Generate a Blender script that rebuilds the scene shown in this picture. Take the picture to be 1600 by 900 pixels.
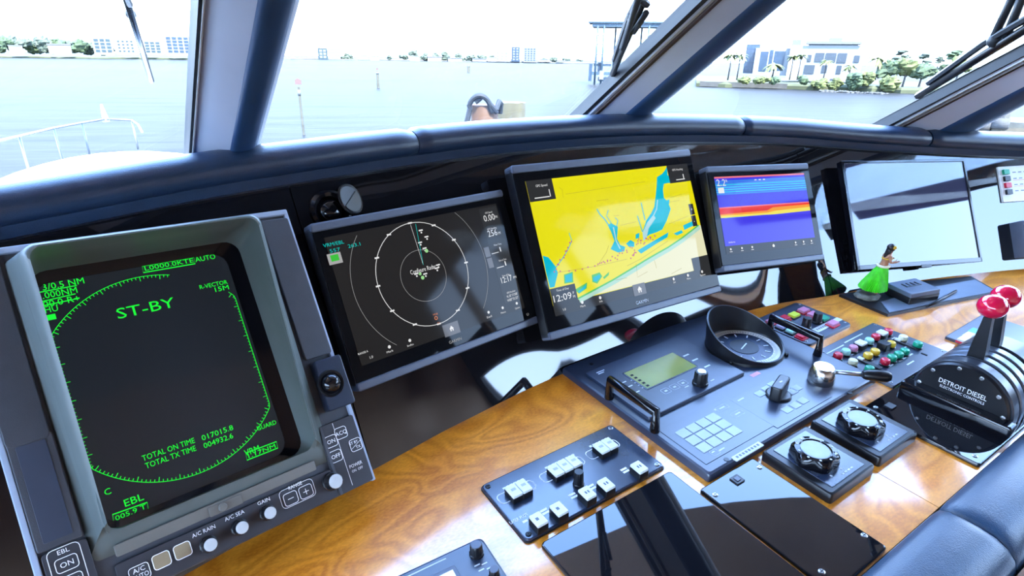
import bpy, math, random
import numpy as np
from mathutils import Matrix, Vector
random.seed(7)
for _o in list(bpy.data.objects): bpy.data.objects.remove(_o)
SC = bpy.context.scene
COL = SC.collection
U = 0.65                      # one drawing unit in metres (eye height above the console)
rad = math.radians

# ------------------------------------------------------------------ camera
FPX = 922.0
def cam_axes(y, p, r):
    f = np.array([math.sin(y)*math.cos(p), math.cos(y)*math.cos(p), -math.sin(p)])
    rt = np.array([math.cos(y), -math.sin(y), 0]); up = np.cross(rt, f)
    return np.stack([rt*math.cos(r)+up*math.sin(r), -rt*math.sin(r)+up*math.cos(r), f])
CM = cam_axes(rad(32.25), rad(24.95), rad(-1.48))
EYE = np.array([0, 0, 1.0])
cam_data = bpy.data.cameras.new('camera'); cam = bpy.data.objects.new('camera', cam_data); COL.objects.link(cam)
cam_data.sensor_fit = 'HORIZONTAL'; cam_data.sensor_width = 36; cam_data.lens = 36*FPX/1600
cam_data.clip_start = 0.02; cam_data.clip_end = 4000
cam.matrix_world = Matrix(((CM[0][0], CM[1][0], -CM[2][0], 0), (CM[0][1], CM[1][1], -CM[2][1], 0),
                           (CM[0][2], CM[1][2], -CM[2][2], U), (0, 0, 0, 1)))
SC.camera = cam

# ------------------------------------------------------------------ sky, sun, exposure
W = bpy.data.worlds.new('sky'); SC.world = W; W.use_nodes = True
nt = W.node_tree; nt.nodes.clear()
wo = nt.nodes.new('ShaderNodeOutputWorld'); wb = nt.nodes.new('ShaderNodeBackground')
wr = nt.nodes.new('ShaderNodeValToRGB'); wx = nt.nodes.new('ShaderNodeSeparateXYZ'); wc = nt.nodes.new('ShaderNodeTexCoord')
nt.links.new(wc.outputs['Generated'], wx.inputs[0]); nt.links.new(wx.outputs['Z'], wr.inputs[0])
nt.links.new(wr.outputs[0], wb.inputs[0]); nt.links.new(wb.outputs[0], wo.inputs[0])
wr.color_ramp.elements[0].position = 0.0; wr.color_ramp.elements[0].color = (0.66, 0.80, 1.0, 1)
wr.color_ramp.elements[1].position = 0.75; wr.color_ramp.elements[1].color = (0.29, 0.50, 0.98, 1)
wb.inputs[1].default_value = 9.0
sun_d = bpy.data.lights.new('sun', 'SUN'); sun = bpy.data.objects.new('sun', sun_d); COL.objects.link(sun)
sun_d.energy = 22.0; sun_d.angle = rad(0.6); sun_d.color = (1.0, 0.93, 0.82)
sun.rotation_euler = (rad(32), rad(-6), 0)          # high sun, behind the wheelhouse
SC.view_settings.view_transform = 'Standard'; SC.view_settings.look = 'None'
SC.view_settings.exposure = 1.1; SC.view_settings.gamma = 1.0; SC.view_settings.use_curve_mapping = False
SC.cycles.use_denoising = True
SC.cycles.max_bounces = 10; SC.cycles.diffuse_bounces = 5; SC.cycles.glossy_bounces = 5
SC.cycles.transparent_max_bounces = 12; SC.cycles.sample_clamp_indirect = 8.0
SC.cycles.caustics_reflective = False; SC.cycles.caustics_refractive = False

# ------------------------------------------------------------------ projection helpers (pixels of the 1600x900 photo)
def ray(px, py): return CM.T @ np.array([(px-800)/FPX, (450-py)/FPX, 1.0])
def onz(px, py, z=0.0):
    d = ray(px, py); return EYE + d*((z-EYE[2])/d[2])
def onplane(px, py, p, n):
    d = ray(px, py); return EYE + d*(((np.array(p)-EYE) @ n)/(d @ n))
def proj(P):
    c = CM @ (np.array(P)-EYE); return 800+FPX*c[0]/c[2], 450-FPX*c[1]/c[2]
class Frame:
    """A flat face in the room: x right, y up the face, z out of it."""
    def __init__(s, c, yaw, tilt, roll=0.0):
        yaw, tilt, roll = rad(yaw), rad(tilt), rad(roll)
        r = np.array([math.cos(yaw), math.sin(yaw), 0]); nf = np.array([-math.sin(yaw), math.cos(yaw), 0])
        u = np.array([0, 0, 1.0])*math.cos(tilt)+nf*math.sin(tilt)
        s.r = r*math.cos(roll)+u*math.sin(roll); s.u = -r*math.sin(roll)+u*math.cos(roll); s.n = np.cross(s.r, s.u)
        s.c = np.array(c, float)
    def loc(s, px, py, d=0.0):
        p = onplane(px, py, s.c+s.n*d, s.n)-s.c-s.n*d
        return float(p @ s.r), float(p @ s.u)
    def mat(s):
        return Matrix(((s.r[0], s.u[0], s.n[0], s.c[0]*U), (s.r[1], s.u[1], s.n[1], s.c[1]*U),
                       (s.r[2], s.u[2], s.n[2], s.c[2]*U), (0, 0, 0, 1)))
def flat_frame(x, y, z=0.0, yaw=0.0):
    f = Frame((x, y, z), yaw, 90); return f        # tilt 90: local y runs forward, local z is up

# ------------------------------------------------------------------ mesh builder
_text_cache = {}
def text_geo(s):
    if s not in _text_cache:
        cu = bpy.data.curves.new('t', 'FONT'); cu.body = s; cu.size = 1; cu.resolution_u = 2
        o = bpy.data.objects.new('t', cu); me = bpy.data.meshes.new_from_object(o)
        v = [tuple(p.co) for p in me.vertices]; f = [tuple(p.vertices) for p in me.polygons]
        bpy.data.meshes.remove(me); bpy.data.objects.remove(o); bpy.data.curves.remove(cu)
        x0 = min(p[0] for p in v); x1 = max(p[0] for p in v)
        _text_cache[s] = ([(p[0]-(x0+x1)/2, p[1]-0.35) for p in v], f, x1-x0)
    return _text_cache[s]
def round_rect(w, h, r, seg=4):
    pts = []; r = min(r, w/2-1e-6, h/2-1e-6)
    for cx, cy, a0 in ((w/2-r, h/2-r, 0), (-w/2+r, h/2-r, 90), (-w/2+r, -h/2+r, 180), (w/2-r, -h/2+r, 270)):
        for i in range(seg+1):
            a = rad(a0+90*i/seg); pts.append((cx+r*math.cos(a), cy+r*math.sin(a)))
    return pts
class MB:
    def __init__(s): s.v = []; s.f = []; s.M = None
    def add(s, vs, fs, M=None):
        o = len(s.v)
        if M is not None: vs = [tuple(M @ Vector(p)) for p in vs]
        if s.M is not None: vs = [tuple(s.M @ Vector(p)) for p in vs]
        s.v += [tuple(p) for p in vs]; s.f += [tuple(i+o for i in f) for f in fs]; return s
    def loops(s, L, cap0=True, cap1=True, M=None, closed=True):
        n = len(L[0]); vs = [p for l in L for p in l]; fs = []
        for i in range(len(L)-1):
            for j in range(n if closed else n-1):
                k = (j+1) % n; fs.append((i*n+j, i*n+k, (i+1)*n+k, (i+1)*n+j))
        if cap0: fs.append(tuple(range(n-1, -1, -1)))
        if cap1: fs.append(tuple(range((len(L)-1)*n, len(L)*n)))
        return s.add(vs, fs, M)
    def box(s, x0, x1, y0, y1, z0, z1, M=None):
        return s.loops([[(x0, y0, z), (x1, y0, z), (x1, y1, z), (x0, y1, z)] for z in (z0, z1)], M=M)
    def plate(s, cx, cy, w, h, z0, z1, r=0.004, b=0.002, seg=4, rot=0.0, M=None):
        A = round_rect(w, h, r, seg); ca, sa = math.cos(rot), math.sin(rot)
        def lift(k, z):
            B = [(x*(1-2*k/w), y*(1-2*k/h)) for x, y in A]
            return [(cx+x*ca-y*sa, cy+x*sa+y*ca, z) for x, y in B]
        if b > 0: return s.loops([lift(0, z0), lift(0, z1-b), lift(b*.3, z1-b*.3), lift(b, z1)], M=M)
        return s.loops([lift(0, z0), lift(0, z1)], M=M)
    def prism(s, pts, z0, z1, b=0.0, M=None):
        if sum(pts[i-1][0]*pts[i][1]-pts[i][0]*pts[i-1][1] for i in range(len(pts))) < 0: pts = pts[::-1]
        return s.loops([[(x, y, z0) for x, y in pts], [(x, y, z1) for x, y in pts]], M=M)
    def flat(s, pts, z, M=None):
        if sum(pts[i-1][0]*pts[i][1]-pts[i][0]*pts[i-1][1] for i in range(len(pts))) < 0: pts = pts[::-1]
        return s.add([(x, y, z) for x, y in pts], [tuple(range(len(pts)))], M)
    def rect(s, x0, x1, y0, y1, z, M=None): return s.flat([(x0, y0), (x1, y0), (x1, y1), (x0, y1)], z, M)
    def stroke(s, pts, w, z, closed=False, M=None):
        P = [Vector((p[0], p[1])) for p in pts]; n = len(P); L = []; R = []
        for i in range(n):
            a = P[i-1] if (i > 0 or closed) else P[i]; c = P[(i+1) % n] if (i < n-1 or closed) else P[i]
            t = (c-a); t = t.normalized() if t.length > 1e-9 else Vector((1, 0)); q = Vector((-t.y, t.x))*w/2
            L.append(P[i]+q); R.append(P[i]-q)
        vs = [(p.x, p.y, z) for p in L]+[(p.x, p.y, z) for p in R]
        return s.add(vs, [(i, n+i, n+(i+1) % n, (i+1) % n) for i in range(n if closed else n-1)], M)
    def arc(s, cx, cy, r, a0, a1, w, z, seg=48, M=None):
        return s.stroke([(cx+r*math.cos(rad(a0+(a1-a0)*i/seg)), cy+r*math.sin(rad(a0+(a1-a0)*i/seg))) for i in range(seg+1)], w, z, M=M)
    def disc(s, cx, cy, r, z, seg=24, M=None):
        return s.flat([(cx+r*math.cos(2*math.pi*i/seg), cy+r*math.sin(2*math.pi*i/seg)) for i in range(seg)], z, M)
    def lathe(s, prof, cx=0, cy=0, seg=24, M=None, cap0=True, cap1=True):
        return s.loops([[(cx+r*math.cos(2*math.pi*i/seg), cy+r*math.sin(2*math.pi*i/seg), z) for i in range(seg)] for r, z in prof], cap0, cap1, M)
    def tube(s, pts, r, seg=8, M=None, closed=False, flat=1.0):
        P = [Vector(p) for p in pts]; n = len(P); L = []; up = Vector((0, 0, 1)); prev = None
        for i in range(n):
            a = P[i-1] if (i > 0 or closed) else P[i]; c = P[(i+1) % n] if (i < n-1 or closed) else P[i]
            t = (c-a).normalized(); q = t.cross(up)
            if q.length < 1e-3: q = t.cross(Vector((0, 1, 0)))
            q.normalize()
            if prev is not None and q.dot(prev) < 0: q = -q
            prev = q; w = t.cross(q)
            rr = r[i] if isinstance(r, (list, tuple)) else r
            L.append([tuple(P[i]+q*rr*math.cos(2*math.pi*k/seg)+w*rr*flat*math.sin(2*math.pi*k/seg)) for k in range(seg)])
        if closed: L.append(L[0])
        return s.loops(L, not closed, not closed, M)
    def sphere(s, c, r, sc=(1, 1, 1), seg=16, rings=10, M=None):
        L = [[(c[0]+r*sc[0]*math.sin(math.pi*j/rings)*math.cos(2*math.pi*i/seg), c[1]+r*sc[1]*math.sin(math.pi*j/rings)*math.sin(2*math.pi*i/seg),
               c[2]-r*sc[2]*math.cos(math.pi*j/rings)) for i in range(seg)] for j in range(1, rings)]
        return s.loops(L, True, True, M)
    def text(s, t, x, y, h, z, w=None, rot=0.0, left=False, M=None, bold=0.0):
        v, f, tw = text_geo(t); k = h/0.7; kx = (w/tw) if w else k
        ca, sa = math.cos(rot), math.sin(rot)
        if left: x += tw*kx/2*ca; y += tw*kx/2*sa
        return s.add([(x+px*kx*ca-py*k*sa, y+px*kx*sa+py*k*ca, z) for px, py in v], f, M)
    def build(s, name, mat, parent=None, frame=None, smooth=35, kind=None):
        me = bpy.data.meshes.new(name)
        me.from_pydata([(x*U, y*U, z*U) for x, y, z in s.v], [], s.f); me.update()
        if smooth:
            me.polygons.foreach_set('use_smooth', [True]*len(me.polygons)); me.set_sharp_from_angle(angle=rad(smooth))
            me.polygons.foreach_set('use_smooth', [len(f) <= 4 for f in s.f])
        o = bpy.data.objects.new(name, me); COL.objects.link(o); me.materials.append(mat)
        if parent: o.parent = parent
        if frame is not None: o.matrix_world = frame.mat() if isinstance(frame, Frame) else frame
        if kind: o['kind'] = kind
        return o
def tag(o, label, cat, group=None):
    o['label'] = label; o['category'] = cat
    if group: o['group'] = group
    return o
def thing(name, label, cat, frame, group=None):
    o = bpy.data.objects.new(name, None); COL.objects.link(o); o.empty_display_size = 0.03
    o.matrix_world = frame.mat() if isinstance(frame, Frame) else frame
    return tag(o, label, cat, group)
def structure(o, label=None):
    o['kind'] = 'structure'
    if label: o['label'] = label
    return o
def share(src, name, parent, M):
    """Another piece with the same mesh."""
    c = src.copy(); c.name = name; COL.objects.link(c); c.parent = parent; c.matrix_basis = M; return c

# ------------------------------------------------------------------ materials
def mat(name, col, rough=0.5, metal=0.0, ior=1.45, coat=0.0, coat_rough=0.03, emit=None, es=1.0, var=0.06, vscale=40.0, bump=0.0, bscale=300.0, sheen=0.0, stretch=None):
    m = bpy.data.materials.new(name); m.use_nodes = True; t = m.node_tree; b = t.nodes['Principled BSDF']
    b.inputs['Base Color'].default_value = (*col, 1); b.inputs['Roughness'].default_value = rough
    b.inputs['Metallic'].default_value = metal; b.inputs['IOR'].default_value = ior
    b.inputs['Coat Weight'].default_value = coat; b.inputs['Coat Roughness'].default_value = coat_rough
    b.inputs['Sheen Weight'].default_value = sheen
    if emit:
        b.inputs['Emission Color'].default_value = (*emit, 1); b.inputs['Emission Strength'].default_value = es
    if var or bump:
        tc = t.nodes.new('ShaderNodeTexCoord'); mp = t.nodes.new('ShaderNodeMapping'); t.links.new(tc.outputs['Object'], mp.inputs[0])
        if stretch: mp.inputs['Scale'].default_value = stretch
    if var:
        n = t.nodes.new('ShaderNodeTexNoise'); n.inputs['Scale'].default_value = vscale; n.inputs['Detail'].default_value = 4
        t.links.new(mp.outputs[0], n.inputs['Vector'])
        r = t.nodes.new('ShaderNodeMapRange'); t.links.new(n.outputs[0], r.inputs[0])
        r.inputs['From Min'].default_value = .3; r.inputs['From Max'].default_value = .7
        r.inputs['To Min'].default_value = 1-var; r.inputs['To Max'].default_value = 1+var
        x = t.nodes.new('ShaderNodeVectorMath'); x.operation = 'SCALE'; x.inputs[0].default_value = col
        t.links.new(r.outputs[0], x.inputs['Scale']); t.links.new(x.outputs[0], b.inputs['Base Color'])
    if bump:
        n2 = t.nodes.new('ShaderNodeTexNoise'); n2.inputs['Scale'].default_value = bscale; n2.inputs['Detail'].default_value = 3
        t.links.new(mp.outputs[0], n2.inputs['Vector'])
        bp = t.nodes.new('ShaderNodeBump'); bp.inputs['Strength'].default_value = bump; bp.inputs['Distance'].default_value = 0.002
        t.links.new(n2.outputs[0], bp.inputs['Height']); t.links.new(bp.outputs[0], b.inputs['Normal'])
    return m
def screen(name, col, es=0.45, rough=0.06, ior=1.2): return mat(name, (0.004, 0.004, 0.005), rough, 0, ior, emit=col, es=es, var=0)

def wood_material(name, dark, light, rough=0.32, coat=0.9, scale=3.0):
    m = bpy.data.materials.new(name); m.use_nodes = True; t = m.node_tree; b = t.nodes['Principled BSDF']
    N = lambda k: t.nodes.new(k)
    tc = N('ShaderNodeTexCoord'); mp = N('ShaderNodeMapping'); t.links.new(tc.outputs['Object'], mp.inputs[0])
    mp.inputs['Scale'].default_value = (1.0, 1.9, 1.0); mp.inputs['Rotation'].default_value = (0, 0, rad(14))
    n1 = N('ShaderNodeTexNoise'); n1.inputs['Scale'].default_value = scale; n1.inputs['Detail'].default_value = 2; n1.inputs['Distortion'].default_value = 1.2
    t.links.new(mp.outputs[0], n1.inputs['Vector'])
    mul = N('ShaderNodeMath'); mul.operation = 'MULTIPLY'; mul.inputs[1].default_value = 62; t.links.new(n1.outputs[0], mul.inputs[0])
    sn = N('ShaderNodeMath'); sn.operation = 'SINE'; t.links.new(mul.outputs[0], sn.inputs[0])
    n2 = N('ShaderNodeTexNoise'); n2.inputs['Scale'].default_value = 160; n2.inputs['Detail'].default_value = 5; t.links.new(mp.outputs[0], n2.inputs['Vector'])
    n3 = N('ShaderNodeTexNoise'); n3.inputs['Scale'].default_value = scale*2.2; n3.inputs['Detail'].default_value = 3; t.links.new(mp.outputs[0], n3.inputs['Vector'])
    a = N('ShaderNodeMapRange'); a.inputs['From Min'].default_value = -1; a.inputs['From Max'].default_value = 1; a.inputs['To Min'].default_value = 0.0; a.inputs['To Max'].default_value = 0.20
    t.links.new(sn.outputs[0], a.inputs[0])
    c = N('ShaderNodeMath'); c.operation = 'MULTIPLY_ADD'; c.inputs[1].default_value = 0.50; t.links.new(n2.outputs[0], c.inputs[0]); t.links.new(a.outputs[0], c.inputs[2])
    d = N('ShaderNodeMath'); d.operation = 'MULTIPLY_ADD'; d.inputs[1].default_value = 0.48; t.links.new(n3.outputs[0], d.inputs[0]); t.links.new(c.outputs[0], d.inputs[2])
    r = N('ShaderNodeValToRGB'); t.links.new(d.outputs[0], r.inputs[0])
    r.color_ramp.elements[0].position = 0.36; r.color_ramp.elements[0].color = (*dark, 1)
    r.color_ramp.elements[1].position = 0.80; r.color_ramp.elements[1].color = (*light, 1)
    t.links.new(r.outputs[0], b.inputs['Base Color'])
    b.inputs['Roughness'].default_value = rough; b.inputs['Coat Weight'].default_value = coat; b.inputs['Coat Roughness'].default_value = 0.09; b.inputs['Coat IOR'].default_value = 1.72
    return m

M_wood = wood_material('honey_burl_wood', (0.58, 0.155, 0.007), (1.0, 0.375, 0.032))
M_wood_dark = wood_material('varnished_teak', (0.16, 0.055, 0.015), (0.40, 0.15, 0.035), scale=2.0)
M_facegloss = mat('black_lacquer', (0.006, 0.006, 0.008), 0.025, 0, 1.75, var=0.2, vscale=6)
M_plexi = mat('black_acrylic', (0.006, 0.006, 0.008), 0.02, 0, 1.60, var=0.2, vscale=8)
M_leather = mat('navy_leather', (0.013, 0.026, 0.054), 0.29, 0, 1.5, var=0.12, vscale=30, bump=0.25, bscale=700)
M_leather2 = mat('blue_black_leather', (0.026, 0.056, 0.105), 0.34, 0, 1.55, var=0.12, vscale=25, bump=0.25, bscale=600)
M_panel = mat('anodised_panel', (0.018, 0.028, 0.056), 0.34, 0, 1.75, var=0.08, vscale=60)
M_panel_gloss = mat('switch_panel_laminate', (0.018, 0.030, 0.062), 0.24, 0, 1.75, var=0.08, vscale=50)
M_black = mat('black_plastic', (0.006, 0.006, 0.008), 0.34, 0, 1.5, var=0.1, vscale=80)
M_black_gloss = mat('glossy_black_plastic', (0.004, 0.004, 0.006), 0.10, 0, 1.5, var=0.1, vscale=80)
M_grey = mat('radar_grey_paint', (0.056, 0.060, 0.074), 0.48, 0, 1.5, var=0.05, vscale=60, bump=0.12, bscale=900)
M_greylight = mat('radar_trim_paint', (0.36, 0.43, 0.56), 0.45, 0, 1.5, var=0.05, vscale=60)
M_hood = mat('hood_grey_green', (0.112, 0.130, 0.122), 0.40, 0, 1.5, var=0.06, vscale=30)
M_hoodstrip = mat('bezel_warm_grey', (0.17, 0.16, 0.14), 0.5, 0, 1.45, var=0.05, vscale=40)
M_white = mat('white_print', (0.95, 0.95, 0.95), 0.6, var=0)
M_cap = mat('white_button_cap', (0.74, 0.75, 0.72), 0.35, 0, 1.5, var=0.04, vscale=90)
M_key = mat('pale_membrane_key', (0.40, 0.45, 0.52), 0.4, var=0.04, vscale=90)
M_knobcap = mat('pale_knob_cap', (0.55, 0.57, 0.58), 0.45, var=0.05, vscale=90)
M_chrome = mat('brushed_steel', (0.62, 0.60, 0.56), 0.22, 1.0, var=0.05, vscale=120)
M_alu = mat('aluminium', (0.50, 0.53, 0.58), 0.35, 1.0, var=0.05, vscale=120)
M_screw = mat('screw_steel', (0.55, 0.55, 0.56), 0.3, 1.0, var=0.05)
M_red = mat('red_button', (0.62, 0.015, 0.045), 0.28, 0, 1.5, var=0.05)
M_knobred = mat('red_lever_ball', (0.70, 0.008, 0.055), 0.07, 0, 1.5, coat=1.0, var=0.03)
M_green = mat('green_button', (0.010, 0.33, 0.17), 0.3, 0, 1.5, var=0.05)
M_yellow = mat('amber_button', (0.75, 0.45, 0.03), 0.3, 0, 1.5, var=0.05)
M_cream = mat('cream_button', (0.78, 0.72, 0.50), 0.35, 0, 1.5, var=0.04)
M_lime = mat('lime_button', (0.62, 0.70, 0.04), 0.35, var=0.05)
M_pink = mat('pink_button', (0.62, 0.22, 0.34), 0.35, var=0.05)
M_lilac = mat('lilac_button', (0.48, 0.42, 0.62), 0.35, var=0.05)
M_mint = mat('mint_button', (0.35, 0.66, 0.62), 0.35, var=0.05)
M_tag = mat('white_label', (0.62, 0.66, 0.70), 0.5, var=0.04)
M_slate = mat('slate_frame', (0.090, 0.105, 0.145), 0.38, 0, 1.5, var=0.05)
M_glassblack = mat('display_glass', (0.006, 0.006, 0.007), 0.03, 0, 1.22, var=0)
M_seam = mat('dark_seam', (0.004, 0.004, 0.006), 0.8, var=0)
# ------------------------------------------------------------------ curves of the dash (drawing units)
PAIRS = [((-.75, .88), (-.85, 1.20, .75)), ((-.45, 1.00), (-.5, 1.32, .745)), ((-.15, 1.055), (-.18, 1.405, .740)), ((.1, 1.100), (.1, 1.458, .740)),
         ((.402, 1.150), (.4, 1.50, .733)), ((.566, 1.174), (.6, 1.53, .7255)), ((.935, 1.207), (.95, 1.55, .712)), ((1.4, 1.19), (1.44, 1.53, .681)),
         ((1.829, 1.134), (1.885, 1.465, .639)), ((2.1, 1.05), (2.18, 1.384, .607)), ((2.457, .948), (2.54, 1.238, .559)), ((2.957, .744), (3.06, .975, .507)), ((3.4, .5), (3.55, .72, .48))]
def catmull(P, t):
    n = len(P)-1; t = max(0, min(n-1e-6, t)); i = int(t); f = t-i
    p = [np.array(P[max(0, min(n, i+k))], float) for k in (-1, 0, 1, 2)]
    return 0.5*((2*p[1])+(-p[0]+p[2])*f+(2*p[0]-5*p[1]+4*p[2]-p[3])*f*f+(-p[0]+3*p[1]-3*p[2]+p[3])*f**3)
B_PTS = [(*a, 0.0) for a, b in PAIRS]; T_PTS = [b for a, b in PAIRS]; NPAR = len(PAIRS)-1
def base_pt(t): return catmull(B_PTS, t)
def top_pt(t): return catmull(T_PTS, t)
def t_for_x(curve, x):
    lo, hi = 0.0, float(NPAR)
    for _ in range(50):
        m = (lo+hi)/2
        if curve(m)[0] < x: lo = m
        else: hi = m
    return lo
def face_pt(t, v):                                  # v 0 at the console, 1 under the brow
    a = base_pt(t); b = top_pt(t)-np.array([0, 0, .062]); return a+(b-a)*v
_fg = [(t, v, face_pt(t, v)) for t in np.linspace(0, NPAR, 240) for v in np.linspace(0, 1, 40)]
_fp = np.array([g[2] for g in _fg]); _fc = (CM @ (_fp-EYE).T).T
_fpx = np.stack([800+FPX*_fc[:, 0]/_fc[:, 2], 450-FPX*_fc[:, 1]/_fc[:, 2]], 1); _fpx[_fc[:, 2] < .1] = 1e6
def face_at(px, py):
    i = int(np.argmin(((_fpx-np.array([px, py]))**2).sum(1))); t, v, p = _fg[i]
    du = face_pt(t+.05, v)-face_pt(t-.05, v); dv = face_pt(t, min(1, v+.05))-face_pt(t, max(0, v-.05))
    n = np.cross(du, dv); n /= np.linalg.norm(n)
    if n[1] > 0: n = -n
    return p, n
def face_frame(px, py):
    p, n = face_at(px, py); yaw = math.degrees(math.atan2(n[0], -n[1])); tilt = math.degrees(math.asin(n[2]))
    return Frame(p, yaw, tilt, 0)
# ================================================================== the wheelhouse
ORIGIN = Matrix.Identity(4)
# ---- console top: two boards of honey coloured wood with a joint
con = bpy.data.objects.new('console_top', None); COL.objects.link(con)
tag(con, 'lacquered honey-coloured wooden console top under all the instruments', 'console')
def board(x0, x1, y0):
    t0, t1 = t_for_x(base_pt, x0), t_for_x(base_pt, x1)
    back = [tuple(base_pt(t0+(t1-t0)*i/40)[:2]) for i in range(41)]
    back = [(x, y+.012) for x, y in back]
    mb = MB(); mb.prism([(x0, y0), (x1, y0)]+back[::-1], -.045, 0); return mb
board(-.155, 1.2865, .318).build('board', M_wood, con)
board(1.2885, 3.3, .318).build('board', M_wood, con)
mb = MB(); mb.box(1.2862, 1.2888, .318, 1.2, -.04, -.0012); mb.build('joint', M_seam, con)
# dark side ledge left of the wooden top, under the radar
side = MB(); side.prism([(-.9, .318), (-.157, .318), (-.157, 1.03), (-.45, .94), (-.75, .81), (-.9, .7)], -.045, -.004)
tag(side.build('side_ledge', M_plexi), 'dark glossy ledge at the far left below the old radar', 'ledge')
# console front below the cushion
mb = MB(); mb.box(-.9, 3.3, .30, .36, -1.4, -.05)
structure(mb.build('wall_console_front', M_wood_dark))
# ---- upright instrument face: three lacquered panels
face = bpy.data.objects.new('wall_dash', None); COL.objects.link(face); structure(face)
tA, tB = t_for_x(base_pt, .30), t_for_x(base_pt, 2.105)
for t0, t1 in ((0, tA-.004), (tA+.004, tB-.004), (tB+.004, NPAR)):
    nu, nv = 70, 10
    mb = MB(); fr = [[tuple(face_pt(t0+(t1-t0)*i/nu, v/nv)) for v in range(nv+1)] for i in range(nu+1)]
    bk = [[(p[0], p[1]+.02, p[2]-.004) for p in l] for l in fr]
    L = [fr[i]+bk[i][::-1] for i in range(nu+1)]
    mb.loops(L); mb.build('panel', M_facegloss, face, smooth=40)
mb = MB()
for i in range(60):
    t0, t1 = NPAR*i/60, NPAR*(i+1)/60
    q = [face_pt(t0, 0), face_pt(t1, 0), face_pt(t1, 1), face_pt(t0, 1)]
    mb.add([(p[0], p[1]+.03, p[2]-.02) for p in q], [(0, 1, 2, 3)])
mb.build('backing', M_seam, face)
# ---- padded brow along the top of the dash, four pads with rolled ends
brow = bpy.data.objects.new('padded_brow', None); COL.objects.link(brow)
tag(brow, 'long padded navy leather brow running along the top of the dash', 'dash pad')
seams = [0.0]+[t_for_x(top_pt, x) for x in (.655, 1.945, 2.735)]+[NPAR]
def pad_section(p, tan, k):
    q = np.array([tan[1], -tan[0], 0]); q /= np.linalg.norm(q)      # toward the helm
    out = []
    for a in range(18):
        th = 2*math.pi*a/18
        x = .052*math.cos(th); z = .041*math.sin(th)
        if math.cos(th) < 0: x *= 1.5
        out.append(tuple(p+np.array([0, 0, -.041])+q*x*k+np.array([0, 0, 1])*z*k))
    return out
for i in range(4):
    t0, t1 = seams[i]+.006, seams[i+1]-.006
    mb = MB(); L = []; n = 46
    for j in range(n+1):
        s_ = j/n; t = t0+(t1-t0)*s_; d = min(s_, 1-s_)*(t1-t0)
        k = 1.0 if d > .05 else .80+.20*math.sqrt(max(0, 1-(1-d/.05)**2))
        tan = top_pt(t+.02)-top_pt(t-.02); L.append(pad_section(top_pt(t), tan, k))
    mb.loops(L); mb.build('pad', M_leather, brow, smooth=60)
mb = MB()
L = []
for j in range(121):
    t = NPAR*j/120; p = top_pt(t); tan = top_pt(t+.02)-top_pt(t-.02); q = np.array([tan[1], -tan[0], 0]); q /= np.linalg.norm(q)
    f = face_pt(t, 1)
    L.append([tuple(p+q*.040+np.array([0, 0, -.068])), tuple(p+q*.036+np.array([0, 0, -.092])), tuple(p+q*.0+np.array([0, 0, -.11])), tuple(p-q*.06+np.array([0, 0, -.08])), tuple(p+np.array([0, 0, -.05]))])
mb.loops(L); mb.build('under_strip', M_leather, brow, smooth=40)
# ledge between brow and windscreen
mb = MB(); L = []
for j in range(81):
    t = NPAR*j/80; p = top_pt(t); tan = top_pt(t+.02)-top_pt(t-.02); q = np.array([-tan[1], tan[0], 0]); q /= np.linalg.norm(q)
    L.append([tuple(p+q*.05+np.array([0, 0, -.06])), tuple(p+q*.24+np.array([0, 0, -.13])), tuple(p+q*.24+np.array([0, 0, -.17])), tuple(p+q*.05+np.array([0, 0, -.10]))])
mb.loops(L); structure(mb.build('trim_1', M_leather))

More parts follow.
